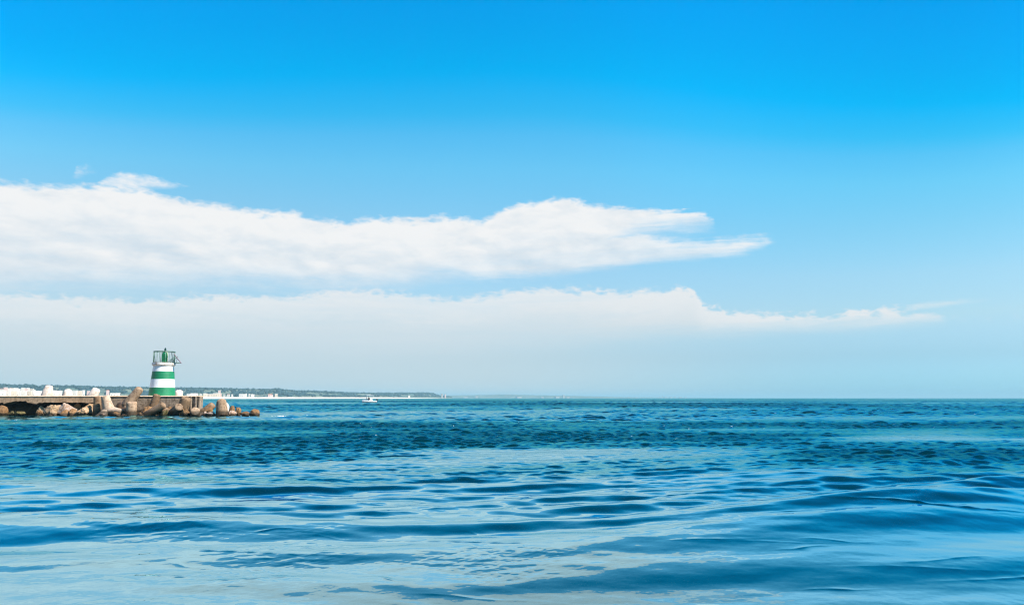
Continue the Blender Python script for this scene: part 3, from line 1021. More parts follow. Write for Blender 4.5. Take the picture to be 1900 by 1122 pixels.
def rock(px0, px1, py0, py1, Y, label, m, seed, depth=None, name='boulder', cat='boulder', group='limestone boulders along the breakwater foot', lump=0.16, npts=15):
    rnd = random.Random(seed)
    a, b = at(px0, py1, Y), at(px1, py0, Y)
    sx, sz = (b.x - a.x), (b.z - a.z) * 1.0
    zb = min(a.z, 0.05) - 0.35 * sz
    zt = b.z
    sy = depth or sx * 0.8
    bm = bmesh.new()
    for i in range(npts):
        t_ = rnd.uniform(0, 2 * math.pi)
        u = rnd.uniform(-1, 1)
        r_ = math.sqrt(1 - u * u)
        bm.verts.new((r_ * math.cos(t_), r_ * math.sin(t_), u))
    bmesh.ops.convex_hull(bm, input=bm.verts)
    bmesh.ops.delete(bm, geom=[v for v in bm.verts if not v.link_faces], context='VERTS')
    bmesh.ops.bevel(bm, geom=bm.edges[:], offset=0.10, segments=2, affect='EDGES', clamp_overlap=True)
    bmesh.ops.triangulate(bm, faces=bm.faces[:])
    bmesh.ops.subdivide_edges(bm, edges=[e for e in bm.edges if e.calc_length() > 0.25], cuts=2, use_grid_fill=True)
    bmesh.ops.triangulate(bm, faces=bm.faces[:])
    bmesh.ops.subdivide_edges(bm, edges=[e for e in bm.edges if e.calc_length() > 0.2], cuts=1, use_grid_fill=True)
    for v in bm.verts:
        p = v.co
        s_ = Vector((seed * 3.1, seed * 1.7, 0))
        k = 1 + lump * mnoise.noise(p * 1.6 + s_) + lump * 0.7 * mnoise.noise(p * 3.7 + s_) + lump * 0.4 * mnoise.noise(p * 8.0 + s_)
        v.co = p * k
    lo3 = Vector([min(v.co[i] for v in bm.verts) for i in range(3)])
    hi3 = Vector([max(v.co[i] for v in bm.verts) for i in range(3)])
    for v in bm.verts:
        f = [(v.co[i] - lo3[i]) / (hi3[i] - lo3[i]) - 0.5 for i in range(3)]
        v.co = Vector((f[0] * sx, f[1] * sy, (f[2] + 0.5) * (zt - zb)))
    o = bobj(name, bm, M[m], None, ((a.x + b.x) / 2, Y, zb), smooth=True, sharp=28)
    tag(o, label, cat, group)
    return o


rock(-8, 16, 751.5, 770, 103.6, 'round brown boulder at the very left edge, beside the dark hollow', 'brown', 1, lump=0.08, npts=44)
rock(15, 28, 761.5, 769.5, 104.0, 'small weedy green rock between the round brown boulder and the flat one', 'green_rock', 2)
rock(27, 48.5, 762.5, 769.5, 103.8, 'flat olive rock at the waterline in front of the dark hollow', 'green_rock', 3)
rock(67, 79, 761, 769.5, 104.4, 'small dark red-brown rock at the right side of the dark hollow', 'brown', 4)
rock(68, 84, 752.5, 763, 105.6, 'narrow orange rock wedged slanting under the deck, right of the dark hollow', 'lime', 5, lump=0.2)
rock(80.5, 113, 750.5, 770, 104.0, 'broad tan limestone boulder with orange pits, left one of the lit pile', 'lime', 6, lump=0.2)
rock(107, 142, 746.2, 766, 104.6, 'large pinkish pale boulder, tallest of the pile under the deck', 'pink', 7, lump=0.18)
rock(112, 132, 759, 770.5, 103.2, 'small shadowed brown rock at the foot of the large pinkish boulder', 'brown', 8)
rock(127, 144, 757.5, 770, 103.4, 'dark brown rock between the pinkish boulder and the orange pitted one', 'brown', 9)
rock(138, 163, 753.5, 771, 103.3, 'orange pitted boulder with white right edge at the waterline', 'lime', 10, lump=0.2)
rock(137, 152, 747.5, 755, 106.0, 'small brown rock tucked high beneath the deck behind the orange boulder', 'brown', 11)
rock(152, 177, 747.5, 766, 104.9, 'tan angular boulder leaning on the dark upright tetrapod', 'lime', 12, lump=0.22)
rock(184, 199, 766.5, 773, 101.6, 'small pale pink rock at the water below the tan upright tetrapod', 'pink', 13)
rock(208, 224, 763.5, 771.5, 101.4, 'small brown rock under the tetrapod leg that lies to the right', 'brown', 14)
rock(224, 238, 767.5, 772, 101.4, 'low flat tan rock barely above water left of the stubby tetrapod', 'brown', 15)
rock(251, 268, 764.5, 773, 101.2, 'low pinkish rock at the water right of the stubby tetrapod', 'brown', 16)
rock(262, 284, 753, 771.5, 102.6, 'rounded brown rock beneath the long sloping tetrapod leg', 'brown', 17)
rock(296, 312, 759, 772, 101.8, 'greenish brown rock below the tip of the long sloping tetrapod leg', 'green_rock', 18)
rock(306, 324, 753, 772, 103.0, 'brown rock left of the orange lit tetrapod tip', 'brown', 19)
rock(333, 352, 757, 771.5, 101.8, 'dark tan boulder at the water between the two oval tetrapod tips', 'brown', 20)
rock(378.5, 396, 752.5, 767, 103.6, 'orange brown boulder against the right end of the breakwater', 'brown', 21)
rock(378, 384.5, 762.5, 768.5, 102.6, 'little pinkish stone at the foot of the breakwater end corner', 'pink', 22)
rock(384, 402, 763.2, 770, 102.0, 'low pinkish rock at the water left of the lone upright tetrapod', 'pink', 23)
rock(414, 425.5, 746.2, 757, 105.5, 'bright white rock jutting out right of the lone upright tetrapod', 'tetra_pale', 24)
rock(423, 436.5, 752, 768, 103.4, 'round brown boulder right beside the lone upright tetrapod', 'brown', 25, lump=0.10, npts=44)
rock(425, 440, 761, 770, 102.4, 'small pink grey rock in front of the two round brown boulders', 'pink', 26)
rock(436, 448.5, 755, 769, 103.2, 'peaked brown boulder, middle of the rocks tailing off to the right', 'brown', 27, npts=44)
rock(446, 464, 762.5, 770.5, 102.6, 'low flat orange brown rock tapering into the water', 'brown', 28, npts=44)
rock(463.5, 482.5, 758.2, 771, 102.8, 'last rounded brown rock standing alone at the right end of the line', 'brown', 29, lump=0.07, npts=44)
rock(408, 426, 766.5, 773, 101.0, 'low tan rock at the foot of the lone upright tetrapod', 'brown', 30)

# ------------------------------------------------------------------ the far shore
SH = [(-900, 1250), (-400, 1400), (0, 1600), (200, 1850), (380, 2150), (560, 2650), (700, 3300), (790, 4000), (842, 4700)]
TOP = [(-900, 700), (-400, 706), (-200, 709), (0, 712), (60, 713), (120, 714.6), (200, 717), (300, 718), (400, 719.2), (460, 720.5), (500, 721), (514, 719.8), (528, 722.5), (560, 724), (600, 725), (640, 727),
       (680, 728), (760, 728), (792, 727.8), (806, 729.5), (815, 733), (842, 736.9)]


def interp(tab, x):
    return float(np.interp(x, [p[0] for p in tab], [p[1] for p in tab]))


def ground_z(px, v):
    """height of the far shore; v = metres inland"""
    Y = interp(SH, px) + v
    if v < 60:
        return -0.6 + 6.0 * min(1, v / 45.0) * max(0.0, min(1.0, (848 - px) / 110.0))
    W_ = 380.0 + 0.14 * interp(SH, px)
    lo0 = 5.4 * max(0.0, min(1.0, (848 - px) / 110.0)) - 0.6 * (1 - max(0.0, min(1.0, (848 - px) / 110.0)))
    top = at(px, interp(TOP, px), interp(SH, px) + W_).z
    ridge = max(lo0 + 0.2, top - min(6.0, 0.35 * top))
    f = min(1.0, (v - 60) / (W_ - 60))
    s = f * f * (3 - 2 * f)
    n_ = mnoise.noise(Vector((px * 0.03, v * 0.006, 1))) * 0.14 + mnoise.noise(Vector((px * 0.09, v * 0.015, 5))) * 0.05
    return lo0 + (ridge - lo0) * max(0, s * (0.92 + 0.08 * s) + n_ * math.sin(math.pi * min(1, f)) )


pxs = np.concatenate((np.arange(-900, -60, 30), np.arange(-60, 843, 5)))
vs_ = [0, 15, 30, 45, 60]
bm = bmesh.new()
g = [[bm.verts.new((xat(p, interp(SH, p) + v), interp(SH, p) + v, ground_z(p, v) + (0.7 * mnoise.noise(Vector((p * .2, v * .1, 0))) if v > 20 else 0))) for v in vs_] for p in pxs]
for a, b in zip(g[:-1], g[1:]):
    for k in range(len(vs_) - 1):
        bm.faces.new((a[k], b[k], b[k + 1], a[k + 1]))
sandm = plain('pale_beach_sand', (0.66, 0.57, 0.46), 0.9, 0.06, 0.02)
bea = bobj('beach', bm, sandm, smooth=True)
tag(bea, 'long thin strip of pale sand along the far shore', kind='structure')
vi = [60, 80, 110, 150, 200, 260, 330, 400, 480, 560, 650, 740, 850, 1000, 1300]
bm = bmesh.new()
g = [[bm.verts.new((xat(p, interp(SH, p) + v), interp(SH, p) + v, ground_z(p, v) - (0.02 if v == 60 else 0))) for v in vi] for p in pxs]
for a, b in zip(g[:-1], g[1:]):
    for k in range(len(vi) - 1):
        bm.faces.new((a[k], b[k], b[k + 1], a[k + 1]))


def hill_mat():
    m, t, b = mat('scrub_hillside')
    P = t.n('ShaderNodeNewGeometry').outputs['Position']
    n1 = t.noise(P, 0.006, 5, 0.6, 0.5)
    n2 = t.noise(P, 0.03, 5, 0.6)
    c = t.mix(t.smooth(n1, 0.42, 0.6), (0.040, 0.085, 0.060), (0.15, 0.18, 0.11))
    c = t.mix(t.smooth(n2, 0.55, 0.70), c, (0.34, 0.27, 0.17))
    t.l(c, b.inputs['Base Color'])
    b.inputs['Roughness'].default_value = 0.95
    return m


M['hill'] = hill_mat()
hil = bobj('hills', bm, M['hill'], smooth=True)
tag(hil, 'low wooded hills behind the far beach, fading to blue', kind='structure')


def far_ridge(name, label, D, tab, depth):
    bm = bmesh.new()
    ps = np.arange(tab[0][0], tab[-1][0] + 0.1, 2.0)
    rows_ = []
    for p in ps:
        top = max(0.0, at(p, interp(tab, p), D + depth * 0.5).z + D * 0.00035 * mnoise.noise(Vector((p * 0.11, 2, 0))))
        row_ = []
        for k in range(9):
            f = k / 8
            s = math.sin(math.pi * f) ** 0.8
            row_.append(bm.verts.new((xat(p, D + depth * f), D + depth * f, -1.0 + (top + 1.0) * s)))
        rows_.append(row_)
    for a, b in zip(rows_[:-1], rows_[1:]):
        for k in range(8):
            bm.faces.new((a[k], b[k], b[k + 1], a[k + 1]))
    o = bobj(name, bm, M['hill'], smooth=True)
    tag(o, label, kind='structure')
    return o


T2 = [(770, 736.5), (800, 734.5), (830, 733.2), (870, 732.8), (900, 732.2), (930, 731.2), (950, 731.4), (980, 732.6), (1010, 733.0), (1060, 734.0), (1110, 735.2), (1150, 736.2), (1185, 737.6)]
far_ridge('hills', 'second hazy blue ridge beyond the end of the beach', 8000.0, T2, 2500.0)
T3 = [(1090, 737.4), (1130, 736.6), (1180, 736.2), (1230, 736.4), (1270, 736.9), (1330, 737.7)]
far_ridge('hills', 'faintest low strip of land near the middle of the horizon', 13000.0, T3, 2500.0)


# woodland on the hills: thousands of crown clumps nobody could count
def woodland():
    rnd = random.Random(5)
    base = bmesh.new()
    bmesh.ops.create_icosphere(base, subdivisions=1, radius=1.0)
    bv = [v.co.copy() for v in base.verts]
    bf = [[v.index for v in f.verts] for f in base.faces]
    base.free()
    V, Fc = [], []
    n = 0
    tries = 0
    while n < 5600 and tries < 60000:
        tries += 1
        p = rnd.uniform(-890, 838) if rnd.random() < 0.36 else rnd.uniform(-30, 838)
        sh = interp(SH, p)
        W_ = 380 + 0.14 * sh
        v = 75 + (W_ * 1.15 - 75) * rnd.random() ** 0.8
        dn = mnoise.noise(Vector((p * 0.035, v * 0.006, 7))) + 0.5 * mnoise.noise(Vector((p * 0.12, v * 0.02, 3)))
        f = v / W_
        if p > 560:
            dn -= 0.05
        if dn < -0.02 + 0.25 * (f < 0.35) - 0.45 * (f > 0.88):
            continue
        z = ground_z(p, v)
        if z < 6.2:
            continue
        s = rnd.uniform(2.6, 5.2) * (0.75 + 0.25 * sh / 2000)
        if f > 0.85:
            s *= rnd.uniform(0.7, 1.15)
        Y = sh + v
        X = xat(p, Y)
        for k in range(2):
            ox, oy, oz = rnd.uniform(-.7, .7) * s, rnd.uniform(-.5, .5) * s, s * rnd.uniform(0.25, 0.8)
            sq = (rnd.uniform(.8, 1.3), rnd.uniform(.8, 1.3), rnd.uniform(.6, 1.0))
            i0 = len(V)
            for c in bv:
                jt = rnd.uniform(0.72, 1.22)
                V.append((X + ox + c.x * s * sq[0] * jt, Y + oy + c.y * s * sq[1] * jt, z + oz + c.z * s * sq[2] * jt))
            Fc.extend([[i0 + j for j in f_] for f_ in bf])
        n += 1
    me = bpy.data.meshes.new('woodland')
    me.from_pydata(V, [], Fc)
    m, t, b = mat('haze_blue_foliage')
    P = t.n('ShaderNodeNewGeometry').outputs['Position']
    c = t.mix(t.smooth(t.noise(P, 0.05, 4, 0.6), 0.35, 0.65), (0.012, 0.040, 0.046), (0.028, 0.066, 0.062))  # blue of the distant haze is mixed into the leaf colour
    t.l(c, b.inputs['Base Color'])
    b.inputs['Roughness'].default_value = 0.9
    o = link('woodland', me, m)
    tag(o, 'dark green woods covering the hills behind the far beach', 'woods', kind='stuff')


woodland()


# houses of the far shore
def house(px, w, Y, zb, h, wall, roof, label, group, wins=True, pitched=True):
    X = xat(px, Y)
    wm = w * Y / F
    dm = wm * 0.7
    e = empty('house', (X, Y, zb), label, 'house', group, rz=0.45 + random.uniform(-0.2, 0.2))
    bm = bmesh.new()
    box(bm, (0, 0, h / 2 - 1.5), (wm, dm, h + 3.0))
    bobj('wall', bm, M[wall], e)
    bm = bmesh.new()
    if pitched:
        o_ = 0.4
        a = [bm.verts.new(p) for p in ((-wm / 2 - o_, -dm / 2 - o_, h + .01), (wm / 2 + o_, -dm / 2 - o_, h + .01), (wm / 2 + o_, dm / 2 + o_, h + .01), (-wm / 2 - o_, dm / 2 + o_, h + .01))]
        r0_ = bm.verts.new((-wm * 0.28, 0, h + 0.22 * dm))
        r1_ = bm.verts.new((wm * 0.28, 0, h + 0.22 * dm))
        for f in ((a[3], a[2], a[1], a[0]), (a[0], a[1], r1_, r0_), (a[2], a[3], r0_, r1_), (a[1], a[2], r1_), (a[3], a[0], r0_)):
            bm.faces.new(f)
    else:
        box(bm, (0, 0, h + 0.35), (wm + 0.6, dm + 0.6, 0.68))
    bobj('roof', bm, M[roof], e)
    if wins:
        ns = max(1, int(h / 3.2))
        nc = max(1, int(wm / 6.5))
        for s_ in range(min(ns, 2)):
            for c_ in range(min(nc, 4)):
                bm = bmesh.new()
                box(bm, ((c_ + .5) / min(nc, 4) * wm - wm / 2, -dm / 2 - 0.02, (s_ + .55) * h / ns), (1.3, 0.1, 1.4))
                bobj('window', bm, M['win'], e)
    return e


random.seed(21)
GL = 'white houses of the far town at left'
# (px, top, width px, wall, roof, label, flat)
town = [(2, 720.5, 7, 'wwall', 'tile', None), (9, 718.2, 6, 'pwall', 'wroof', 'pinkish taller house near the left edge of the far town'), (15, 720.0, 5, 'wwall', 'wroof', None), (19, 718.6, 4, 'wwall', 'tile', None),
        (23.5, 719.2, 4, 'wwall', 'wroof', None), (29, 719.4, 6, 'wwall', 'wroof', None), (34.5, 721.0, 4, 'wwall', 'wroof', None), (41, 719.0, 5, 'wwall', 'wroof', None), (46.5, 719.6, 6, 'pwall', 'wroof', 'second pinkish house, in the middle of the far left town'),
        (51.5, 719.2, 3.5, 'wwall', 'wroof', None), (57, 720.6, 7, 'cwall', 'wroof', 'cream flat topped house at the right end of the far left town'), (62, 722.5, 4, 'wwall', 'wroof', None),
        (5, 724, 9, 'wwall', 'wroof', None), (14, 724.5, 8, 'wwall', 'wroof', None), (24, 724.5, 9, 'cwall', 'wroof', None), (33, 725, 8, 'wwall', 'wroof', None), (43, 724.8, 9, 'wwall', 'wroof', None), (53, 725, 8, 'cwall', 'wroof', None),
        (68, 724.6, 8, 'wwall', 'wroof', 'long low white house left of the tall white tetrapod'), (77, 725, 7, 'wwall', 'wroof', 'low white house touching the tall white tetrapod on its left'),
        (101, 723.8, 6, 'wwall', 'wroof', 'low white house touching the tall white tetrapod on its right'), (110, 724.2, 8, 'wwall', 'wroof', 'wide low white house left of the low pale tetrapod tip'),
        (137, 724.0, 9, 'wwall', 'wroof', 'wide white house right of the low pale tetrapod tip'), (147, 724.2, 7, 'cwall', 'wroof', 'cream low house midway between the pale tetrapods'), (154.5, 723.5, 4, 'wwall', 'wroof', 'narrow white house left of the dark gap in the town row'),
        (163, 724.4, 4, 'pwall', 'wroof', 'last narrow house of the town row, left of the leaning cream tetrapod')]
for px, ty, w, wa, ro, lb in town:
    Y = interp(SH, px) + 75 + (0 if ty > 722 else 40)
    z0 = ground_z(px, Y - interp(SH, px)) - 0.5
    zt_ = at(px, ty, Y).z
    hp = ro == 'tile'
    if zt_ - z0 < 3:
        zt_ = z0 + 3
    house(px, w, Y, z0, zt_ - z0 - (1.0 if hp else 0.7), wa, ro, lb or 'small white house packed in the far town behind the left end of the breakwater', GL, True, hp)
GB = 'pale buildings along the far beach'
shore = [(199, 723.0, 5, 'pwall', 'tile', 'small pink house alone on the far slope, right of the leaning cream tetrapod', 150), (213, 727.5, 16, 'wwall', 'wroof', 'very long low white building right of the small pink house', 70),
         (349, 729.2, 5, 'wwall', 'wroof', 'first small white beach building right of the lighthouse', 70), (359, 728.2, 13, 'wwall', 'wroof', 'long white beach building above the ribbed end of the breakwater', 72),
         (372, 729, 3, 'wwall', 'wroof', 'narrow white beach building just above the breakwater end corner', 70), (380, 728.4, 7, 'cwall', 'wroof', 'cream building right of the breakwater end corner', 72),
         (389, 729.8, 10, 'cwall', 'wroof', 'long low cream building left of the big peach block', 72), (401, 727.8, 12, 'cwall', 'wroof', 'big peach block on the far beach above the lone tetrapod', 76), (407, 728.6, 7, 'pwall', 'wroof', 'pinkish block joined to the right of the big peach block', 70),
         (406.5, 723.8, 4.5, 'pwall', 'wroof', 'single pale pink house high on the hillside above the peach block', 260), (416, 731, 3, 'wwall', 'wroof', 'small white hut right of the big peach block', 70), (423.5, 730.2, 5, 'wwall', 'tile', 'small tile roofed house between two white huts on the far beach', 70),
         (430.5, 730.6, 3, 'wwall', 'wroof', 'small white hut left of the long white roof', 70), (450, 729.6, 13, 'wwall', 'wroof', 'long white roofed hall at the back of the far beach', 74), (456.5, 728.6, 2.5, 'wwall', 'wroof', 'narrow tall white house at the end of the long white hall', 72),
         (462.5, 729.3, 3, 'wwall', 'wroof', 'small white cube house right of the long white hall', 72), (468, 730.5, 6, 'wwall', 'wroof', 'low white house further right of the long white hall', 72), (501, 731, 9, 'pwall', 'tile', 'low building with dark red roof on the far beach under the round hill', 70),
         (512, 729.4, 5, 'cwall', 'wroof', 'pale building right of the dark red roof', 90), (758.5, 733.4, 4, 'wwall', 'wroof', 'tiny white house on the far beach, right of the motorboat', 80),
         (820, 730.2, 3.5, 'hazewall', 'hazewall', 'white tower house at the tip of the last wooded hill', 200), (826, 731, 2.5, 'pwall', 'hazewall', 'pink tower house beside the white one at the tip of the last hill', 200)]
for px, ty, w, wa, ro, lb, v in shore:
    ty = ty + max(0.0, (732.5 - ty) * 0.25) if v < 100 else ty
    Y = interp(SH, px) + v
    z0 = ground_z(px, v) - 0.5
    zt_ = max(at(px, ty, Y).z, z0 + 3)
    hp = ro == 'tile'
    house(px, w, Y, z0, zt_ - z0 - (1.0 if hp else 0.7), wa, ro, lb, GB, True, hp)
GF = 'faint white towers on the farthest shore'
fars = [(863, 735.0, 8, 8050, 'low pale building at the near foot of the second ridge'), (884, 734.6, 5, 8060, 'small pale block a little right on the second ridge shore'), (962, 735.4, 10, 8040, 'long pale row under the middle of the second ridge'),
        (1006, 735.4, 5, 8050, 'small pale block left of the tall far tower'), (1033, 735.4, 8, 8050, 'low pale block touching the tall far tower on the left'), (1045.5, 732.6, 3.6, 8050, 'tallest pale tower on the far ridge shore'), (1053, 735.6, 6, 8050, 'low pale block right of the tallest far tower')]
for px, ty, w, D, lb in fars:
    zt_ = at(px, ty, D).z
    house(px, w, D, 0, max(4, zt_), 'hazewall', 'hazewall', lb, GF, False, False)
for px, ty, w in ((1104, 736.5, 5), (1135, 736.2, 3), (1148, 736.4, 4), (1166, 736.0, 3), (1181, 736.3, 5), (1224, 735.2, 2.2), (1229, 733.9, 1.6), (1234, 735.6, 5), (1244, 735.9, 4), (1252, 735.4, 3), (1262, 735.9, 5), (1272, 736.3, 4)):
    D = 12900.0
    house(px, w, D, 0, max(6, at(px, ty, D).z), 'hazewall', 'hazewall', 'tiny white block of the faint town on the horizon, right of the ridges' if px != 1229 else 'thin spire, tallest of the faint white town on the horizon', GF, False, False)


# ------------------------------------------------------------------ motorboat with people
YB = 380.0
bc = at(685.0, 740, YB)
boat = empty('motorboat', (bc.x, YB, 0.0), 'small white motorboat with white canopy and black outboard on the open water', 'boat', rz=R(28))
boat.scale = (1.15, 1.15, 1.15)
# bow towards -x
LB, BW = 6.6, 2.3
st_ = np.linspace(-LB / 2, LB / 2, 15)
bm = bmesh.new()
secs = []
for s_ in st_:
    f = (s_ + LB / 2) / LB
    half = BW / 2 * min(1.0, (f / 0.42 + 0.02)) ** 0.55
    sheer = 0.95 + 0.50 * (1 - f) ** 2
    keel = -0.30 + 0.55 * max(0, (0.18 - f) / 0.18) ** 1.5
    sec = []
    for (u, w) in ((0, 0.0), (0.62, 0.18), (0.90, 0.36), (0.97, 0.60), (1.0, 0.80), (1.03, 1.0)):
        sec.append((half * u, keel + (sheer - keel) * w))
    secs.append([bm.verts.new((s_, -a, b)) for a, b in reversed(sec)] + [bm.verts.new((s_, a, b)) for a, b in sec[1:]])
for a, b in zip(secs[:-1], secs[1:]):
    for k in range(len(a) - 1):
        bm.faces.new((a[k], b[k], b[k + 1], a[k + 1]))
bm.faces.new(list(reversed(secs[0])))
bm.faces.new(secs[-1])
for a, b in zip(secs[:-1], secs[1:]):
    f = 0
    bm.faces.new((a[0], a[-1], b[-1], b[0]))
hull = bobj('hull', bm, M['gel'], boat, smooth=True, sharp=35)
bm = bmesh.new()
for sgn in (-1, 1):
    pts = []
    for s_ in st_[1:]:
        f = (s_ + LB / 2) / LB
        half = BW / 2 * min(1.0, (f / 0.42 + 0.02)) ** 0.55
        pts.append((s_, sgn * (half * 1.0 + 0.02), 0.36 + 0.2 * (1 - f)))
    tube(bm, pts, 0.07, 8)
bobj('rubbing_strake', bm, M['hulldk'], hull, smooth=True)
bm = bmesh.new()
box(bm, (0.75, 0, 1.30), (1.3, 1.3, 0.75))
bmesh.ops.bevel(bm, geom=bm.edges[:], offset=0.1, segments=2, affect='EDGES')
con = bobj('console', bm, M['gel'], boat)
bm = bmesh.new()
box(bm, (0.15, 0, 1.95), (0.06, 1.25, 0.6), Matrix.Rotation(R(-25), 3, 'Y'))
bobj('windscreen', bm, M['tintglass'], con)
bm = bmesh.new()
prof_ = [(-1.25, 3.28), (-0.9, 3.44), (0.2, 3.56), (1.2, 3.50), (1.75, 3.34)]
vv = []
for dx, dz in prof_:
    vv.append([bm.verts.new((dx, yy * 1.05, dz - 0.10 * yy * yy)) for yy in (-1, -.5, 0, .5, 1)])
for a, b in zip(vv[:-1], vv[1:]):
    for k in range(4):
        bm.faces.new((a[k], b[k], b[k + 1], a[k + 1]))
bmesh.ops.solidify(bm, geom=bm.faces[:], thickness=0.08)
bobj('canopy', bm, M['canvas'], boat, smooth=True, sharp=40)
for x_ in (-1.05, 1.45):
    for y_ in (-0.98, 0.98):
        bm = bmesh.new()
        tube(bm, [(x_ * 0.8, y_, 0.9), (x_, y_, 3.3)], 0.035, 8)
        bobj('canopy_post', bm, M['steel'], boat, smooth=True)
bm = bmesh.new()
tube(bm, [(-1.2, -1.0, 1.2), (-1.8, -0.85, 1.7), (-2.6, -0.55, 1.85), (-3.15, 0, 1.9), (-2.6, 0.55, 1.85), (-1.8, 0.85, 1.7), (-1.2, 1.0, 1.2)], 0.03, 8)
bobj('bow_rail', bm, M['steel'], boat, smooth=True)
mot = bobj('outboard_motor', (lambda b_: (box(b_, (3.65, 0, 1.35), (0.62, 0.5, 0.85)), bmesh.ops.bevel(b_, geom=b_.edges[:], offset=0.14, segments=3, affect='EDGES'), b_)[2])(bmesh.new()), M['black'], boat, smooth=True)
bm = bmesh.new()
box(bm, (3.6, 0, 0.45), (0.34, 0.22, 1.3))
bmesh.ops.bevel(bm, geom=bm.edges[:], offset=0.05, segments=2, affect='EDGES')
bobj('motor_leg', bm, M['black'], mot)


def skinned(name, pts, edges, rad, m, parent=None, loc=None, rz=0.0):
    me = bpy.data.meshes.new(name)
    me.from_pydata([tuple(p) for p in pts], edges, [])
    o = link(name, me, m, parent, loc)
    o.rotation_euler = (0, 0, rz)
    md = o.modifiers.new('skin', 'SKIN')
    md.use_smooth_shade = True
    for i, v in enumerate(me.skin_vertices[0].data):
        v.radius = (rad[i], rad[i])
        v.use_root = (i == 0)
    sd = o.modifiers.new('sub', 'SUBSURF')
    sd.levels = 1
    sd.render_levels = 1
    return o


def person(x, y, z, rz, cloth, trousers, label, lean=0.0, arm=0.4):
    """a standing adult, pelvis root; facing -x before rotation"""
    P = [(0, 0, .95), (-.02, 0, 1.12), (-.03 - lean, 0, 1.36), (-.04 - lean, 0, 1.50), (-.06 - lean, 0, 1.60), (-.08 - lean, 0, 1.72), (-.19 - lean, 0, 1.655)]
    E_ = [(0, 1), (1, 2), (2, 3), (3, 4), (4, 5), (4, 6)]
    Rr = [.13, .125, .145, .055, .085, .075, .018]
    for sg in (-1, 1):
        i = len(P)
        P += [(-.03 - lean, sg * .19, 1.40), (-.05 - lean, sg * .24, 1.14), (-.05 - lean - arm * .6, sg * .20, 1.02), (-.06 - lean - arm * .75, sg * .19, .99)]
        E_ += [(2, i), (i, i + 1), (i + 1, i + 2), (i + 2, i + 3)]
        Rr += [.055, .045, .034, .028]
        for k in range(5):
            j = len(P)
            P.append((-.06 - lean - arm * .75 - (.09 if k else .04), sg * (.19 + (.02 * (k - 2) if k else -.05)), .96 + (.0 if k else .02)))
            E_.append((i + 3, j))
            Rr.append(.009)
        i = len(P)
        P += [(0, sg * .10, .90), (-.02, sg * .11, .49), (.01, sg * .11, .08), (-.14, sg * .12, .03)]
        E_ += [(0, i), (i, i + 1), (i + 1, i + 2), (i + 2, i + 3)]
        Rr += [.085, .06, .045, .035]
    o = skinned('person', P, E_, Rr, M['skin'], None, (x, y, z), rz)
    tag(o, label, 'person', 'people aboard the motorboat')
    CP = [P[0], P[1], P[2], (P[2][0], 0, 1.44)]
    CE = [(0, 1), (1, 2), (2, 3)]
    CR = [.150, .145, .165, .08]
    for sg, b in ((-1, 7), (1, 7 + 13)):
        i = len(CP)
        CP += [P[b], P[b + 1], P[b + 2]]
        CE += [(2, i), (i, i + 1), (i + 1, i + 2)]
        CR += [.070, .060, .046]
    skinned('jacket', CP, CE, CR, M[cloth], o)
    TP = [P[0]]
    TE, TR = [], [.150]
    for b in (16, 29):
        i = len(TP)
        TP += [P[b], P[b + 1], P[b + 2]]
        TE += [(0, i), (i, i + 1), (i + 1, i + 2)]
        TR += [.100, .076, .060]
    skinned('trousers', TP, TE, TR, M[trousers], o)
    bm = bmesh.new()
    bmesh.ops.create_uvsphere(bm, u_segments=16, v_segments=10, radius=0.105)
    bmesh.ops.delete(bm, geom=[v for v in bm.verts if v.co.z < -0.03 and v.co.x < 0.03], context='VERTS')
    bmesh.ops.translate(bm, verts=bm.verts, vec=(-.06 - lean, 0, 1.70))
    bobj('hair', bm, M['hair'], o, smooth=True)
    return o


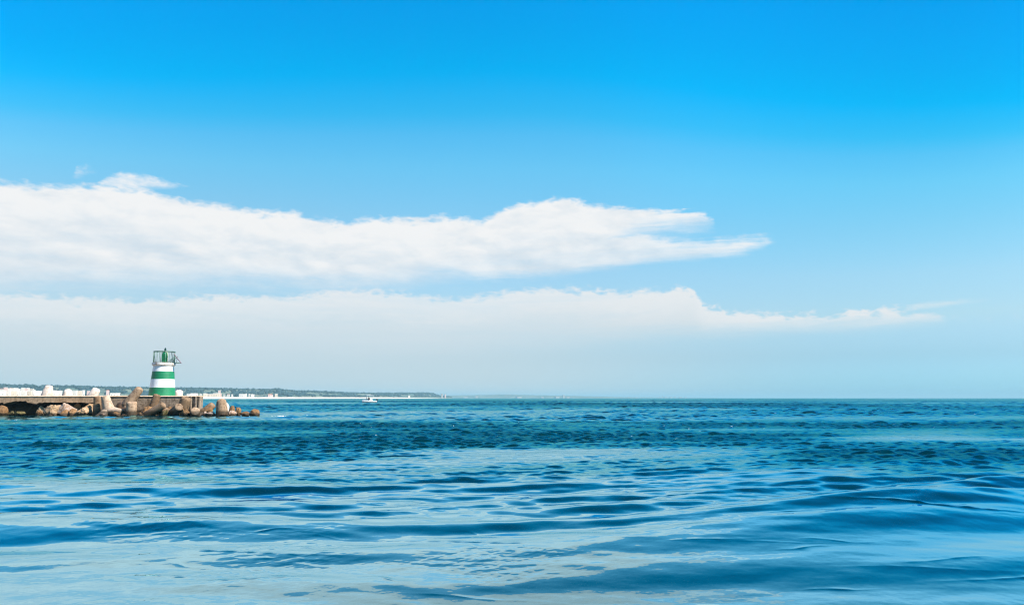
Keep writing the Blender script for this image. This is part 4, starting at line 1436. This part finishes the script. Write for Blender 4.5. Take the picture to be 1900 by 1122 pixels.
rot = Matrix.Rotation(R(28), 3, 'Z') * 1.15
for (dx, dy, rz, cl, tr, lb, ln, ar) in ((-1.05, 0.1, 0.2, 'navy', 'dkcloth', 'person in dark navy jacket standing nearest the bow of the motorboat', 0.0, 0.3), (-0.45, -0.35, 0.5, 'dkcloth', 'navy', 'person in charcoal jacket in the middle of the motorboat under the canopy', 0.05, 0.4),
                                        (0.0, 0.35, 0.0, 'navy', 'navy', 'person in dark clothes standing beside the motorboat console', 0.04, 0.5)):
    p = rot @ Vector((dx, dy, 0))
    person(bc.x + p.x, YB + p.y, 1.05, rz + R(28), cl, tr, lb, ln, ar)

# ------------------------------------------------------------------ air
HAZE = 0.00011
bm = bmesh.new()
box(bm, (0, 0, 0), (1, 1, 1))
hz_me = bobj('haze', bm, None)
hz_me.scale = (62000.0, 62000.0, 74.0)
hz_me.location = (0, 0, 74.0 / 2 - 2.6)
hm = bpy.data.materials.new('sea_haze')
hm.use_nodes = True
ht = hm.node_tree
ht.nodes.remove(ht.nodes['Principled BSDF'])
pv = ht.nodes.new('ShaderNodeVolumePrincipled')
pv.inputs['Color'].default_value = (0.42, 0.72, 0.80, 1)
pv.inputs['Density'].default_value = HAZE
pv.inputs['Anisotropy'].default_value = 0.0
ht.links.new(pv.outputs[0], ht.nodes['Material Output'].inputs['Volume'])
hz_me.data.materials.append(hm)
tag(hz_me, 'thin pale blue sea haze over water and shore', kind='stuff')

# ------------------------------------------------------------------ render settings
sc.render.engine = 'CYCLES'
sc.view_settings.view_transform = 'Standard'
sc.view_settings.look = 'None'
sc.view_settings.exposure = EXPO
sc.view_settings.gamma = 1.0
sc.cycles.use_denoising = True
sc.cycles.denoiser = 'OPENIMAGEDENOISE'
sc.cycles.denoising_input_passes = 'RGB_ALBEDO_NORMAL'
sc.cycles.denoising_prefilter = 'ACCURATE'
sc.cycles.pixel_filter_type = 'BLACKMAN_HARRIS'
sc.cycles.filter_width = 1.15
sc.cycles.max_bounces = 6
sc.cycles.diffuse_bounces = 3
sc.cycles.glossy_bounces = 3
sc.cycles.volume_bounces = 0
sc.cycles.sample_clamp_indirect = 6.0
sc.cycles.caustics_reflective = False
sc.cycles.caustics_refractive = False
